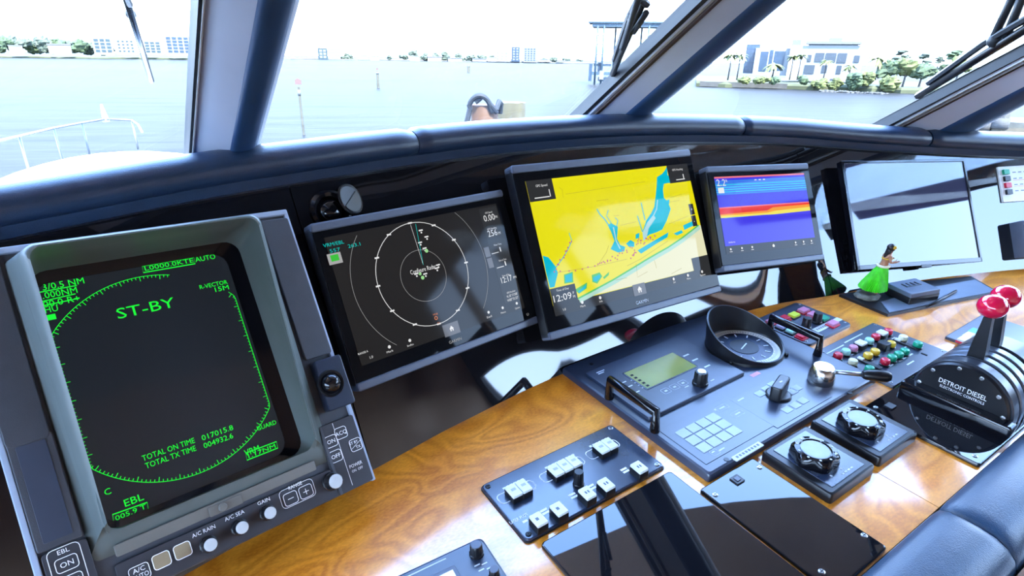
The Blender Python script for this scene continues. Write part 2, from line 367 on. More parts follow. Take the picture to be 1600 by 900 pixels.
# ---- windscreen posts
M_post = mat('pale_post_paint', (0.52, 0.57, 0.70), 0.40, 0, 1.45, var=0.04, vscale=12)
M_shade = mat('navy_post_shade', (0.022, 0.056, 0.135), 0.45, 0, 1.45, var=0.08, vscale=20)  # colour of the shading band on the posts
M_gasket = mat('black_rubber_gasket', (0.012, 0.012, 0.014), 0.5, var=0.1)
M_bead = mat('pale_sealing_bead', (0.62, 0.64, 0.66), 0.4, var=0.04)
M_brown = mat('brown_inner_trim', (0.055, 0.032, 0.024), 0.5, var=0.15, vscale=30)
def post(name, label, bl, br, tl, tr, prof, gasket):
    """prof: (fraction across, bulge toward the helm) pairs."""
    bl, br, tl, tr = [np.array(p, float) for p in (bl, br, tl, tr)]
    def ext(b, t, z): k = (z-b[2])/(t[2]-b[2]); return b+(t-b)*k
    th = thing(name, label, 'window post', ORIGIN)
    lo = [(ext(bl, tl, .44), ext(br, tr, .44)), (ext(bl, tl, 1.5), ext(br, tr, 1.5))]
    n = np.cross(br-bl, tl-bl); n /= np.linalg.norm(n)
    if n[1] > 0: n = -n
    mb = MB(); L = []
    for a, b in lo:
        loop = [tuple(a+(b-a)*f+n*d) for f, d in prof]+[tuple(b-n*.03), tuple(a-n*.03)]
        L.append(loop)
    # subdivide along the height
    LL = []
    for j in range(13): LL.append([tuple(np.array(L[0][i])+(np.array(L[1][i])-np.array(L[0][i]))*j/12) for i in range(len(L[0]))])
    mb.loops(LL); mb.build('post_body', M_post, th, smooth=50)
    # soft dark-blue shading of the post, put in as a raised navy strip
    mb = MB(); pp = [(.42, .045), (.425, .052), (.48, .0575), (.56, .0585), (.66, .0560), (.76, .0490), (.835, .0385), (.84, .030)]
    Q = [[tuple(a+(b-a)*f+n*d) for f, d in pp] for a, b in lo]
    mb.loops([[tuple(np.array(Q[0][i])+(np.array(Q[1][i])-np.array(Q[0][i]))*j/12) for i in range(len(pp))] for j in range(13)]); mb.build('shade_band', M_shade, th, smooth=60)
    # strips along the glass edge
    for nm, f0, f1, d, m in gasket:
        mb = MB(); Q = []
        for a, b in lo:
            Q.append([tuple(a+(b-a)*f0+n*d), tuple(a+(b-a)*f1+n*d), tuple(a+(b-a)*f1-n*.03), tuple(a+(b-a)*f0-n*.03)])
        mb.loops(Q); mb.build(nm, m, th)
    return th, n
rnd = [(0, 0), (.05, .012), (.25, .032), (.44, .050), (.50, .054), (.56, .055), (.64, .053), (.74, .046), (.84, .036), (.92, .026), (.98, .010), (1, -.010)]
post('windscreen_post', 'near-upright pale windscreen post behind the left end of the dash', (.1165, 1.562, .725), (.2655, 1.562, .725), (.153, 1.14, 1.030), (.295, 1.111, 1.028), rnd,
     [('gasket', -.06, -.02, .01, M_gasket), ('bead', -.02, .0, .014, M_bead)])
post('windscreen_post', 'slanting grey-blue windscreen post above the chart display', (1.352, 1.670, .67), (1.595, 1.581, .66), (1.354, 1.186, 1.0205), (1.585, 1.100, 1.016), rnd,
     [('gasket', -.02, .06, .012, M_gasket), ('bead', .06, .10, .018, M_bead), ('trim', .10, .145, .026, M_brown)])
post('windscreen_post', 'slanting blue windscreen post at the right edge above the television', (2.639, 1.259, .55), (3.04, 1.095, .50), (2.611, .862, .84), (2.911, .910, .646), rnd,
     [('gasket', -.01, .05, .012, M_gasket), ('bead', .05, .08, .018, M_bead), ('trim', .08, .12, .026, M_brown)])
# ---- windscreen glass
def glass_material():
    m = bpy.data.materials.new('window_glass'); m.use_nodes = True; t = m.node_tree; t.nodes.clear()
    o = t.nodes.new('ShaderNodeOutputMaterial'); mx = t.nodes.new('ShaderNodeMixShader'); tr = t.nodes.new('ShaderNodeBsdfTransparent'); g = t.nodes.new('ShaderNodeBsdfGlossy')
    f = t.nodes.new('ShaderNodeMapRange'); lw = t.nodes.new('ShaderNodeLayerWeight'); lw.inputs[0].default_value = .5; pw = t.nodes.new('ShaderNodeMath'); pw.operation = 'POWER'; pw.inputs[1].default_value = 5
    t.links.new(lw.outputs['Facing'], pw.inputs[0]); t.links.new(pw.outputs[0], f.inputs[0]); f.inputs['To Min'].default_value = .02; f.inputs['To Max'].default_value = .5
    tr.inputs[0].default_value = (.90, .95, .98, 1); g.inputs['Roughness'].default_value = 0.02
    t.links.new(f.outputs[0], mx.inputs[0]); t.links.new(tr.outputs[0], mx.inputs[1]); t.links.new(g.outputs[0], mx.inputs[2]); t.links.new(mx.outputs[0], o.inputs[0])
    return m
M_glass = glass_material()
def ext(b, t, z): b = np.array(b, float); t = np.array(t, float); k = (z-b[2])/(t[2]-b[2]); return b+(t-b)*k
edges = dict(A0=((.1165, 1.562, .725), (.153, 1.14, 1.030)), A1=((.2655, 1.562, .725), (.295, 1.111, 1.028)), B0=((1.352, 1.670, .67), (1.354, 1.186, 1.0205)),
             B1=((1.595, 1.581, .66), (1.585, 1.100, 1.016)), C0=((2.639, 1.259, .55), (2.611, .862, .84)), C1=((3.04, 1.095, .50), (2.911, .910, .646)))
def pane(n, e0, e1):
    a, b, c, d = ext(*e0, .5), ext(*e1, .5), ext(*e1, 1.49), ext(*e0, 1.49)
    nn = np.cross(b-a, d-a); nn /= np.linalg.norm(nn)
    if nn[1] > 0: nn = -nn
    mb = MB(); mb.loops([[tuple(p-nn*.012) for p in (a, b, c, d)], [tuple(p-nn*.018) for p in (a, b, c, d)]])
    structure(mb.build('window_%d' % n, M_glass, smooth=0))
pane(1, ((-1.4, .95, .76), (-1.2, .55, 1.05)), edges['A0']); pane(2, edges['A1'], edges['B0']); pane(3, edges['B1'], edges['C0']); pane(4, edges['C1'], ((3.85, .45, .42), (3.75, .30, .56)))

# ---- roof with forward overhang, floor, side and aft walls with windows
M_ceil = mat('tan_headliner', (0.72, 0.47, 0.32), 0.6, var=0.06, vscale=8)
M_floor = mat('dark_carpet', (0.05, 0.04, 0.035), 0.9, var=0.2, vscale=80)
M_head = mat('navy_headliner', (0.030, 0.040, 0.070), 0.6, var=0.06, vscale=8)
M_dim = mat('dark_bulkhead', (0.030, 0.030, 0.040), 0.5, var=0.1, vscale=6)
edge = [(-2.2, 1.0), (-1.2, 1.38), (-.3, 1.62), (.5, 1.74), (1.28, 1.70), (1.89, 1.62), (2.32, 1.43), (2.6, 1.28), (3.2, .88), (3.9, .3)]
inner = [(-2.2, .2), (.5, .62), (1.4, .58), (2.3, .2), (3.0, -.05), (3.9, -.12)]
mb = MB(); mb.prism(inner+edge[::-1], 1.5, 1.56); structure(mb.build('trim_2', M_ceil), 'tan roof overhang above the windscreen')
mb = MB(); mb.prism([(-2.2, -.2), (3.9, -.2)]+inner[::-1], 1.49, 1.56); structure(mb.build('trim_3', M_head), 'navy headliner above the windscreen')
mb = MB(); mb.box(-2.2, 3.9, -.2, -.15, 1.49, 2.1); structure(mb.build('wall_header', M_head))
mb = MB(); mb.box(-2.2, 3.55, -3.3, -.15, 2.1, 2.16); structure(mb.build('ceiling', M_ceil))
mb = MB(); mb.box(3.55, 3.9, -3.3, -.15, 2.09, 2.16); structure(mb.build('trim_4', M_wood), 'varnished wood edge of the ceiling')
mb = MB(); mb.box(-2.2, 3.9, -3.3, .36, -1.45, -1.40); structure(mb.build('floor', M_floor))
def wall_with_holes(name, axis, pos, a0, a1, z0, z1, holes, m, th=.05):
    """holes sorted along a: (a0,a1,z0,z1)."""
    mb = MB(); cur = a0
    def bx(p0, p1, q0, q1):
        if p1-p0 < 1e-4 or q1-q0 < 1e-4: return
        if axis == 'x': mb.box(pos, pos+th, p0, p1, q0, q1)
        else: mb.box(p0, p1, pos-th, pos, q0, q1)
    for h in holes:
        bx(cur, h[0], z0, z1); bx(h[0], h[1], z0, h[2]); bx(h[0], h[1], h[3], z1); cur = h[1]
    bx(cur, a1, z0, z1)
    return structure(mb.build(name, m))
EXT = 0.38
def xmat(name, col, *a, **k): return mat(name, tuple(c*EXT for c in col), *a, **k)
STB = [(-3.2, -2.7, 1.10, 1.50), (-2.45, -1.86, 1.30, 2.0), (-1.78, .15, .50, 2.0)]  # unseen openings, sized and placed for the bright reflections in the dash
wall_with_holes('wall_starboard', 'x', 3.9, -3.3, .3, -1.45, 2.1, STB, M_dim)
wall_with_holes('wall_port', 'x', -2.25, -3.3, 1.0, -1.45, 2.1, [(-2.9, .9, .10, 1.42)], M_dim)  # large unseen port opening added to fill the cabin with soft light
wall_with_holes('wall_aft', 'y', -3.3, -2.2, 3.9, -1.45, 2.1, [], M_ceil)
def side_pane(n, x, y0, y1, z0, z1):
    mb = MB(); mb.box(x, x+.006, y0, y1, z0, z1); structure(mb.build('window_%d' % n, M_glass, smooth=0))
side_pane(5, 3.92, -1.78, .15, .50, 2.0); side_pane(6, -2.23, -2.9, .9, .10, 1.42); side_pane(8, 3.92, -2.45, -1.86, 1.30, 2.0); side_pane(7, 3.92, -3.2, -2.7, 1.10, 1.50)  # panes of the unseen side openings; pane 6 is in the added port one
# wooden frame of the starboard window; unseen dark rail added to reflect in the television
fr = thing('window_frame', 'varnished wooden frame of the starboard side window', 'window frame', ORIGIN)
for nm, a, b, c, d, m in (('post', .15, .23, .2, 2.1, M_wood), ('post', -1.86, -1.78, .2, 2.1, M_wood), ('rail', -1.78, .15, .43, .50, M_wood)):
    mb = MB(); mb.box(3.86, 3.9, a, b, c, d); mb.build(nm, m, fr)
mb = MB(); mb.prism([(-1.15, 1.76), (-1.15, 1.58), (.10, .70), (.10, .88)], -.045, 0, M=Matrix(((0, 0, 1, 3.9), (1, 0, 0, 0), (0, 1, 0, 0), (0, 0, 0, 1)))); mb.build('reflection_rail', M_leather, fr)

# ================================================================== outside
HOR = [(0, 77), (880, 92)]
_v = [ray(*p) for p in HOR]; SN = np.cross(_v[1], _v[0]); SN /= np.linalg.norm(SN)
if SN[2] < 0: SN = -SN
EYEH = 6.2
def sea_axes(px):
    d = ray(px, 77+15*px/880.); d = d-SN*(d @ SN); d /= np.linalg.norm(d); r = np.cross(d, SN); return r, d
def sea_frame(px, D, h=0.0):
    r, d = sea_axes(px); o = EYE+d*D+SN*(h-EYEH)
    return Matrix(((r[0], d[0], SN[0], o[0]*U), (r[1], d[1], SN[1], o[1]*U), (r[2], d[2], SN[2], o[2]*U), (0, 0, 0, 1)))
def sea_h(px, py, D):
    d = ray(px, py); s = d @ SN; hz = np.linalg.norm(d-SN*s); return EYEH+s/hz*D
def sea_w(x0, x1, D):
    a = sea_axes(x0)[1]; b = sea_axes(x1)[1]; return float(np.linalg.norm(a-b))*D
def water_material():
    m = bpy.data.materials.new('bay_water'); m.use_nodes = True; t = m.node_tree; b = t.nodes['Principled BSDF']
    b.inputs['Base Color'].default_value = (.085, .11, .125, 1); b.inputs['Roughness'].default_value = .5; b.inputs['IOR'].default_value = 1.15; b.inputs['Specular IOR Level'].default_value = .12
    tc = t.nodes.new('ShaderNodeTexCoord'); mp = t.nodes.new('ShaderNodeMapping'); mp.inputs['Scale'].default_value = (.25, 1, 1); t.links.new(tc.outputs['Object'], mp.inputs[0])
    n = t.nodes.new('ShaderNodeTexNoise'); n.inputs['Scale'].default_value = .45; n.inputs['Detail'].default_value = 6; t.links.new(mp.outputs[0], n.inputs[0])
    n2 = t.nodes.new('ShaderNodeTexNoise'); n2.inputs['Scale'].default_value = .02; n2.inputs['Detail'].default_value = 2; t.links.new(mp.outputs[0], n2.inputs[0])
    ad = t.nodes.new('ShaderNodeMath'); t.links.new(n.outputs[0], ad.inputs[0]); t.links.new(n2.outputs[0], ad.inputs[1])
    r = t.nodes.new('ShaderNodeValToRGB'); t.links.new(ad.outputs[0], r.inputs[0]); e = r.color_ramp.elements
    e[0].position = .75; e[0].color = (.0122, .0125, .0137, 1); e[1].position = 1.0; e[1].color = (0, 0, 0, 1); e[1].position = 1.25; e[1].color = (.0198, .0196, .0197, 1)
    t.links.new(r.outputs[0], b.inputs['Base Color'])
    bp = t.nodes.new('ShaderNodeBump'); bp.inputs['Strength'].default_value = .5; bp.inputs['Distance'].default_value = .15; t.links.new(n.outputs[0], bp.inputs['Height']); t.links.new(bp.outputs[0], b.inputs['Normal'])
    return m
mb = MB(); S = 3200; K = 24
mb.add([(-S+2*S*i/K, -S*.5+1.5*S*j/K, 0) for j in range(K+1) for i in range(K+1)], [(j*(K+1)+i, j*(K+1)+i+1, (j+1)*(K+1)+i+1, (j+1)*(K+1)+i) for j in range(K) for i in range(K)])
wat = mb.build('water', water_material(), frame=sea_frame(600, 0)); wat['kind'] = 'stuff'; wat['label'] = 'pale rippled bay water beyond the windscreen'; wat['category'] = 'water'

M_leaf = xmat('hazy_green_foliage', (.085, .130, .050), 0.8, var=0.35, vscale=.6)
M_leaf2 = xmat('sunny_green_foliage', (.150, .170, .040), 0.8, var=0.35, vscale=.8)
M_leaf3 = xmat('far_grey_green_foliage', (.125, .155, .105), 0.85, var=0.25, vscale=.4)  # haze put into the colour: paler, greyer far leaves
M_trunk = xmat('grey_trunk', (.10, .085, .07), .8, var=.2, vscale=3)
M_stucco = xmat('white_stucco', (.40, .40, .39), .8, var=.05, vscale=.5)
M_stucco2 = xmat('pale_concrete', (.22, .225, .23), .8, var=.05, vscale=.5)
M_bglass = xmat('blue_window_glass', (.035, .065, .11), .25, var=.2, vscale=1)
M_bglass2 = xmat('teal_window_glass', (.045, .075, .085), .3, var=.2, vscale=1)
M_land = xmat('grassy_bank', (.105, .115, .050), .9, var=.2, vscale=.5)
M_rock = xmat('grey_rock', (.10, .095, .085), .85, var=.3, vscale=1)
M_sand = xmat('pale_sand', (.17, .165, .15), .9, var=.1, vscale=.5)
M_bluepaint = xmat('blue_roof_sheet', (.055, .105, .15), .5, var=.1, vscale=1)

def blob(mb, c, r, sc=(1, 1, .8), seed=0, seg=10, rings=7):
    rn = random.Random(seed); ph = [rn.uniform(0, 6.28) for _ in range(6)]
    L = []
    for j in range(1, rings):
        row = []
        for i in range(seg):
            th = math.pi*j/rings; a = 2*math.pi*i/seg
            k = 1+.16*math.sin(3*a+ph[0]+2*th)+.14*math.sin(5*th+ph[1]+a*2)+rn.uniform(-.10, .10)
            row.append((c[0]+r*sc[0]*k*math.sin(th)*math.cos(a), c[1]+r*sc[1]*k*math.sin(th)*math.sin(a), c[2]-r*sc[2]*k*math.cos(th)))
        L.append(row)
    mb.loops(L)
def tree(name, label, px, w_px, y_top, y_base, D, m, group, seed, n=7, trunk=True, flat=.8):
    base = max(0.0, sea_h(px, y_base, D)); top = sea_h(px, y_top, D); wid = sea_w(px-w_px/2, px+w_px/2, D); h = top-base
    th = thing(name, label, 'shrub' if 'shrub' in name else 'tree', sea_frame(px, D, base), group); rn = random.Random(seed)
    mb = MB(); lo = .30 if trunk else .0
    for i in range(n):
        a = rn.uniform(0, 6.28); rr = rn.uniform(0, .34)*wid; zz = h*(lo+(1-lo)*rn.uniform(.22, .74)); r = wid*rn.uniform(.2, .32)
        r = min(r, (h-zz)/flat if zz < h else r); blob(mb, (rr*math.cos(a), rr*math.sin(a)*.6, zz), max(r, .12*wid), (1, 1, flat), seed*31+i)
    mb.build('crown', m, th, smooth=0)
    if trunk:
        t = MB(); t.tube([(0, 0, -.1), (wid*.02, 0, h*.35), (-wid*.01, 0, h*.7)], [wid*.05, wid*.04, wid*.02], 6); t.build('trunk', M_trunk, th)
    return th
def palm(label, px, y_top, y_base, D, group, seed, m=None, w_px=22):
    base = sea_h(px, y_base, D); top = sea_h(px, y_top, D); h = top-base; R = sea_w(px-w_px/2, px+w_px/2, D)*.72; rn = random.Random(seed)
    th = thing('palm_tree', label, 'palm', sea_frame(px, D, base), group)
    t = MB(); t.tube([(0, 0, -.2), (R*.05, 0, h*.45), (0, 0, h*.86)], [R*.09, R*.06, R*.055], 6); t.build('trunk', M_trunk, th)
    mb = MB()
    for i in range(15):
        a = 6.28*i/15+rn.uniform(-.2, .2); el = rn.uniform(-.1, .75); pts = []
        for k in range(5):
            s_ = k/4; x = R*s_; z = h*.86+R*(el*s_-1.0*s_*s_*.75)+R*.1
            pts.append((x, z))
        for k in range(4):
            w0, w1 = (R*.16*math.sin(math.pi*min(1, (k+.6)/4.8)), R*.16*math.sin(math.pi*min(1, (k+1.6)/4.8)))
            (x0, z0), (x1, z1) = pts[k], pts[k+1]; ca, sa = math.cos(a), math.sin(a)
            q = [(x0, -w0, z0-w0*.5), (x0, 0, z0), (x0, w0, z0-w0*.5), (x1, w1, z1-w1*.5), (x1, 0, z1), (x1, -w1, z1-w1*.5)]
            mb.add([(x*ca-y*sa, x*sa+y*ca, z) for x, y, z in q], [(0, 1, 4, 5), (1, 2, 3, 4)])
    mb.build('crown', m or M_leaf2, th, smooth=0)
def block(name, label, x0, x1, y_top, y_base, D, m, depth=.6, group=None, windows=None, wm=None, roof=None, cat='building'):
    """A far building: rows, columns of real windows on the side toward the water."""
    px = (x0+x1)/2; base = max(0., sea_h(px, y_base, D)); h = sea_h(px, y_top, D)-base; w = sea_w(x0, x1, D)
    th = thing(name, label, cat, sea_frame(px, D, base), group)
    mb = MB(); mb.box(-w/2, w/2, 0, w*depth, -.3, h); mb.build('wall', m, th)
    if windows:
        wmb = None
        for (fx0, fx1, fz0, fz1) in windows:
            b = MB(); b.box(-w/2+w*fx0, -w/2+w*fx1, -.01*w, .02*w, h*fz0, h*fz1); b.build('window', wm or M_bglass, th)
    if roof:
        b = MB(); b.box(-w/2-.03*w, w/2+.03*w, -.03*w, w*depth, h, h*(1+roof)); b.build('roof', M_stucco2, th)
    return th
def grid(nx, nz, x0, x1, z0, z1, g=.25):
    out = []
    for j in range(nz):
        for i in range(nx):
            a = x0+(x1-x0)*(i+g/2)/nx; b = x0+(x1-x0)*(i+1-g/2)/nx; c = z0+(z1-z0)*(j+g/2)/nz; d = z0+(z1-z0)*(j+1-g/2)/nz
            out.append((a, b, c, d))
    return out
def land(name, label, px0, px1, D, depth, h, m, cat='shore', n=24, rough=.3, seed=1):
    """A strip of shore following the pixel span at distance D."""
    rn = random.Random(seed); mb = MB(); L = []
    ox, od = sea_axes((px0+px1)/2); O = od*D
    for i in range(n+1):
        px = px0+(px1-px0)*i/n; d = sea_axes(px)[1]; k = D*(1+rn.uniform(-.01, .01)); hh = h*(1+rn.uniform(-rough, rough))
        a = d*k-O; b = d*(k+depth)-O
        f = lambda v, z: (float(v @ ox), float(v @ od), z)
        L.append([f(a, -.4), f(a, hh*.6), f(a+d*h*.5, hh), f(b, hh), f(b, -.4)])
    mb.loops(L); return tag(mb.build(name, m, frame=sea_frame((px0+px1)/2, D)), label, cat)

ORD = 'first second third fourth fifth sixth seventh eighth ninth tenth eleventh twelfth thirteenth fourteenth fifteenth sixteenth'.split()
# ---- far shore on the left
DL = 640
land('shore', 'low wooded far shore across the water on the left', -60, 300, DL, 60, 1.2, M_land, seed=2)
for i, (px, w, yt) in enumerate([(4, 40, 52), (27, 38, 54), (48, 38, 57), (66, 36, 54), (88, 38, 60), (108, 36, 62), (128, 34, 61), (146, 32, 66), (160, 26, 70), (172, 20, 74)]):
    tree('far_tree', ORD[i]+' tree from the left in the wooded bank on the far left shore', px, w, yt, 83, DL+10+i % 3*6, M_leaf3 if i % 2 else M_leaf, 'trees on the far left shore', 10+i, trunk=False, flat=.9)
for i, (x0, x1, yt, lab) in enumerate([(14, 36, 72, 'small white waterfront house at the extreme left of the far shore'), (76, 112, 70, 'wide white waterfront house among the far left trees')]):
    block('house', lab, x0, x1, yt, 84, DL-6, M_stucco, roof=.12)
block('apartment_block', 'dark teal-windowed apartment block right of the far left trees', 147, 178, 59, 85, DL, M_stucco, windows=grid(3, 4, .05, .95, .1, .95), wm=M_bglass2)
block('apartment_block', 'white apartment block with narrow windows left of the hanging wiper', 183, 213, 61, 85, DL, M_stucco, windows=grid(4, 4, .05, .95, .1, .95, .5), wm=M_bglass2)
block('apartment_block', 'teal-windowed apartment block just right of the hanging wiper', 226, 254, 64, 85, DL, M_stucco, windows=grid(3, 4, .05, .95, .1, .95), wm=M_bglass2)
block('apartment_block', 'tallest apartment block beside the left windscreen post', 260, 300, 56, 86, DL, M_stucco, windows=grid(4, 5, .05, .95, .1, .95), wm=M_bglass)
# ---- far shore between the two posts
DM = 900
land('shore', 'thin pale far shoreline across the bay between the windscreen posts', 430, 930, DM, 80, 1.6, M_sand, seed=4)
block('apartment_block', 'grey-fronted far building right of the left windscreen post', 497, 512, 75, 94, DM, M_bglass2, windows=grid(2, 3, .1, .9, .1, .9), wm=M_stucco2)
block('apartment_block', 'pale far building with a white side, left of the far trees', 513, 532, 76, 94, DM, M_stucco2, windows=grid(3, 3, .05, .95, .1, .9, .5), wm=M_stucco)
block('apartment_block', 'little far building close to the left windscreen post', 452, 460, 76, 92, DM, M_stucco2)
for i, (px, w, yt) in enumerate([(540, 16, 79), (548, 12, 84), (608, 14, 86), (630, 16, 79), (645, 20, 77), (662, 18, 79), (680, 18, 82), (698, 20, 80), (716, 20, 82), (734, 20, 83), (752, 20, 83), (768, 16, 86), (850, 16, 90), (866, 18, 89), (884, 18, 91), (905, 16, 93)]):
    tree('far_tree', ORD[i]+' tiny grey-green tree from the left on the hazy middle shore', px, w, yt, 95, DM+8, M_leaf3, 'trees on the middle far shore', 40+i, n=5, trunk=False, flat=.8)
for i, (x0, x1, yt) in enumerate([(560, 574, 87), (578, 592, 88), (640, 656, 88), (668, 690, 89), (700, 722, 91), (738, 760, 92), (762, 776, 90), (842, 860, 93), (870, 886, 95)]):
    block('house', ORD[i]+' tiny white house from the left on the hazy middle shore', x0, x1, yt, 96, DM-4, M_stucco, group='white houses on the middle shore', roof=.15)
block('tower_block', 'pale squat block left of the twin far towers', 772, 797, 79, 96, DM, M_stucco, windows=grid(3, 3, .1, .9, .1, .9, .5), wm=M_stucco2)
block('tower_block', 'slim blue-grey far tower, left of the twin towers', 799, 812, 73, 96, DM, M_bglass, windows=grid(2, 5, .1, .9, .05, .95, .4), wm=M_stucco2)
block('tower_block', 'broad pale far tower, right of the twin towers', 818, 838, 74, 97, DM, M_stucco2, windows=grid(4, 6, .05, .95, .05, .95, .5), wm=M_bglass)
# ---- channel markers
M_pole = xmat('weathered_pole', (.13, .12, .085), .8, var=.3, vscale=3)
M_marksign = xmat('faded_red_sign', (.20, .11, .10), .7, var=.1)
M_signwhite = xmat('white_sign', (.26, .26, .25), .7, var=.05)
def marker(label, px, y_top, y_base, sign):
    D = EYEH*FPX/(y_base-(77+15*px/880.)); D *= 1.12; h = sea_h(px, y_top, D); th = thing('channel_marker', label, 'marker post', sea_frame(px, D))
    r = sea_w(px, px+2.2, D)
    mb = MB(); mb.lathe([(r, -1), (r*.9, h*.8), (r*.8, h*.85)], seg=10); mb.build('pole', M_pole, th)
    mb = MB(); mb.lathe([(r*1.1, h*.70), (r*1.05, h*.80)], seg=10); mb.build('collar', M_signwhite, th)
    mb = MB(); s = h*.055*sign; mb.prism([(-s, h-2*s), (s, h-2*s), (s*1.0, h-s*.6), (0, h), (-s, h-s*.6)], -r*.2, r*.2, M=Matrix.Rotation(rad(90), 4, 'X')); o = mb.build('sign', M_marksign, th)
marker('channel marker post with a faded red sign nearest the left windscreen post', 461, 122, 206, 1.0)
marker('distant thin channel marker in the open water, pale top', 588, 106, 136, 1.0)
marker('tiny far channel marker left of the wooden pilings', 732, 100, 113, 1.0)
# ---- pilings beside the boat
M_pile = xmat('orange_weathered_piling', (.17, .075, .028), .85, var=.45, vscale=4, stretch=(1, 1, .15), bump=.6, bscale=8)
M_pile2 = xmat('straw_weathered_piling', (.15, .125, .055), .85, var=.4, vscale=4, stretch=(1, 1, .15), bump=.6, bscale=8)
M_rope = xmat('dark_mooring_rope', (.020, .024, .030), .7, var=.3, vscale=20)
def piling(label, px, w_px, y_top, D, m, seed):
    h = sea_h(px, y_top, D); r = sea_w(px-w_px/2, px+w_px/2, D)/2; th = thing('piling', label, 'piling', sea_frame(px, D)); rn = random.Random(seed)
    mb = MB(); L = []
    for j in range(9):
        z = -1+(h+1)*j/8
        L.append([(r*(1+.05*math.sin(3*a+j)+rn.uniform(-.02, .02))*math.cos(a), r*math.sin(a), z+(rn.uniform(-.03, .03) if j == 8 else 0)) for a in [2*math.pi*i/18 for i in range(18)]])
    L.append([(x*.9, y*.9, h+.02) for x, y, z in L[-1]]); mb.loops(L); mb.build('post', m, th, smooth=50); return th, h, r
p1, h1, r1 = piling('orange weathered piling with a rope over it, in front of the brow', 756, 44, 165, 13, M_pile, 3)
p2, h2, r2 = piling('straw-coloured flat-topped piling right of the roped one', 799, 46, 161, 14, M_pile2, 5)
mb = MB(); pts = []
for i in range(25):
    a = math.pi*i/24; pts.append((-r1*.75+r1*.8*(1-math.cos(a))-.1, -.1*math.sin(a)-r1*.9, h1-.1+.32*math.sin(a)))
mb.tube([(-r1*1.25, -r1, h1-2.2), (-r1*1.22, -r1, h1-.3), (-r1*1.0, -r1, h1-.04)]+pts[3:]+[(r1*.9, -r1*.9, h1-.05), (r1*1.1, -r1*.5, h1+.1), (r1*1.25, 0, h1+.05), (r1*1.2, .1, h1-.15)], .055, 8)
mb.tube([(-r1*.6, -r1*1.05, h1+.08), (0, -r1*1.1, h1+.2), (r1*.7, -r1*1.05, h1-.02), (r1*.9, -r1*.8, h1-.12)], .05, 8)
tag(mb.build('mooring_rope', M_rope, frame=sea_frame(756, 13)), 'dark mooring rope looped over the orange piling', 'rope')
# ---- boat lift with a blue roof
DB = 165; lift = thing('boat_lift', 'boat lift shelter with a flat blue roof standing in the water', 'boat lift', sea_frame(975, DB))
def lx(px): return sea_w(975, px, DB)*(1 if px > 975 else -1)
def lz(py, px=975): return sea_h(px, py, DB)
mb = MB(); mb.box(lx(922), lx(1055), 0, 9, lz(42), lz(35)); mb.build('roof', M_bluepaint, lift)
mb = MB(); mb.box(lx(916), lx(1062), -.4, 9.4, lz(36), lz(33.5)); mb.build('roof_sheet', M_bluepaint, lift)
for px, yy in ((931, 0), (941, 0), (1010, 0), (1045, 0), (958, 8), (1000, 8), (1030, 8)):
    mb = MB(); mb.tube([(lx(px), yy, -1), (lx(px), yy, lz(40))], .26, 6); mb.build('post', M_bluepaint, lift)
for py in (56, 70, 86):
    mb = MB(); mb.tube([(lx(931), 0, lz(py)), (lx(941), 0, lz(py))], .1, 6); mb.build('brace', M_bluepaint, lift)
mb = MB(); mb.box(lx(925), lx(1040), 0, 8, lz(118), lz(113)); mb.build('platform', M_bluepaint, lift)
mb = MB(); mb.box(lx(928), lx(955), 1, 6, lz(104), lz(100)); mb.box(lx(934), lx(942), 1, 3, lz(113), lz(98)); mb.build('machinery', M_bglass, lift)
mb = MB(); mb.box(lx(960), lx(1000), 1, 6, lz(112), lz(99)); mb.build('cradle', xmat('pale_blue_cradle', (.09, .14, .18), .6), lift)
mb = MB(); mb.box(lx(921), lx(926), 0, 2, lz(128), lz(100)); mb.box(lx(936), lx(960), 0, 2, lz(128), lz(121)); mb.build('fender_frame', M_bglass, lift)
mb = MB(); mb.box(lx(938), lx(945), -.3, .3, lz(125), lz(111)); mb.build('notice', M_signwhite, lift)
# ---- right shore with the white building
DR = 170
land('shore', 'grassy bank with a seawall below the white building on the right', 1092, 1650, DR, 60, 1.35, M_land, seed=6, rough=.12)
block('seawall', 'low dark seawall at the water edge left of the white building', 1096, 1235, 129, 135, DR-1, M_rock, depth=.03, cat='wall')
DRB = 185
block('glass_tower', 'tall blue glass tower left of the white building', 1163, 1184, 69, 113, DRB+6, M_bglass, windows=grid(3, 6, .06, .94, .04, .97, .18), wm=xmat('deep_blue_glass', (.05, .085, .14), .2))
block('glass_block', 'low white block with blue glass bays between the tower and the white building', 1178, 1232, 75, 116, DRB+2, M_stucco, windows=[(.16, .38, .1, .86), (.42, .52, .1, .92), (.56, .86, .15, .88)], wm=M_bglass)
wb_ = block('white_building', 'white three-storey waterfront building with a flat overhanging roof', 1230, 1346, 71, 124, DRB, M_stucco,
      windows=[(.26, .31, .52, .72), (.36, .48, .52, .78), (.50, .64, .52, .78), (.66, .78, .50, .78), (.88, .95, .52, .72), (.24, .38, .16, .42), (.48, .55, .20, .42), (.68, .74, .18, .42), (.40, .56, -.04, .02), (.62, .76, -.04, .02)], wm=xmat('grey_blue_glass', (.06, .075, .095), .3))
pw = sea_w(1230, 1346, DRB); ph = sea_h(1288, 71, DRB)-sea_h(1288, 124, DRB)
mb = MB(); mb.box(-pw*.30, pw*.44, -.6, pw*.5, ph*1.04, ph*1.12); mb.build('roof', M_stucco2, wb_)
mb = MB(); mb.box(-pw*.26, pw*.40, .3, pw*.45, ph*.98, ph*1.05); mb.build('roof_storey', M_bglass2, wb_)
mb = MB(); mb.box(pw*.0, pw*.18, .5, pw*.3, ph*1.12, ph*1.22); mb.build('roof_plant', M_stucco2, wb_)
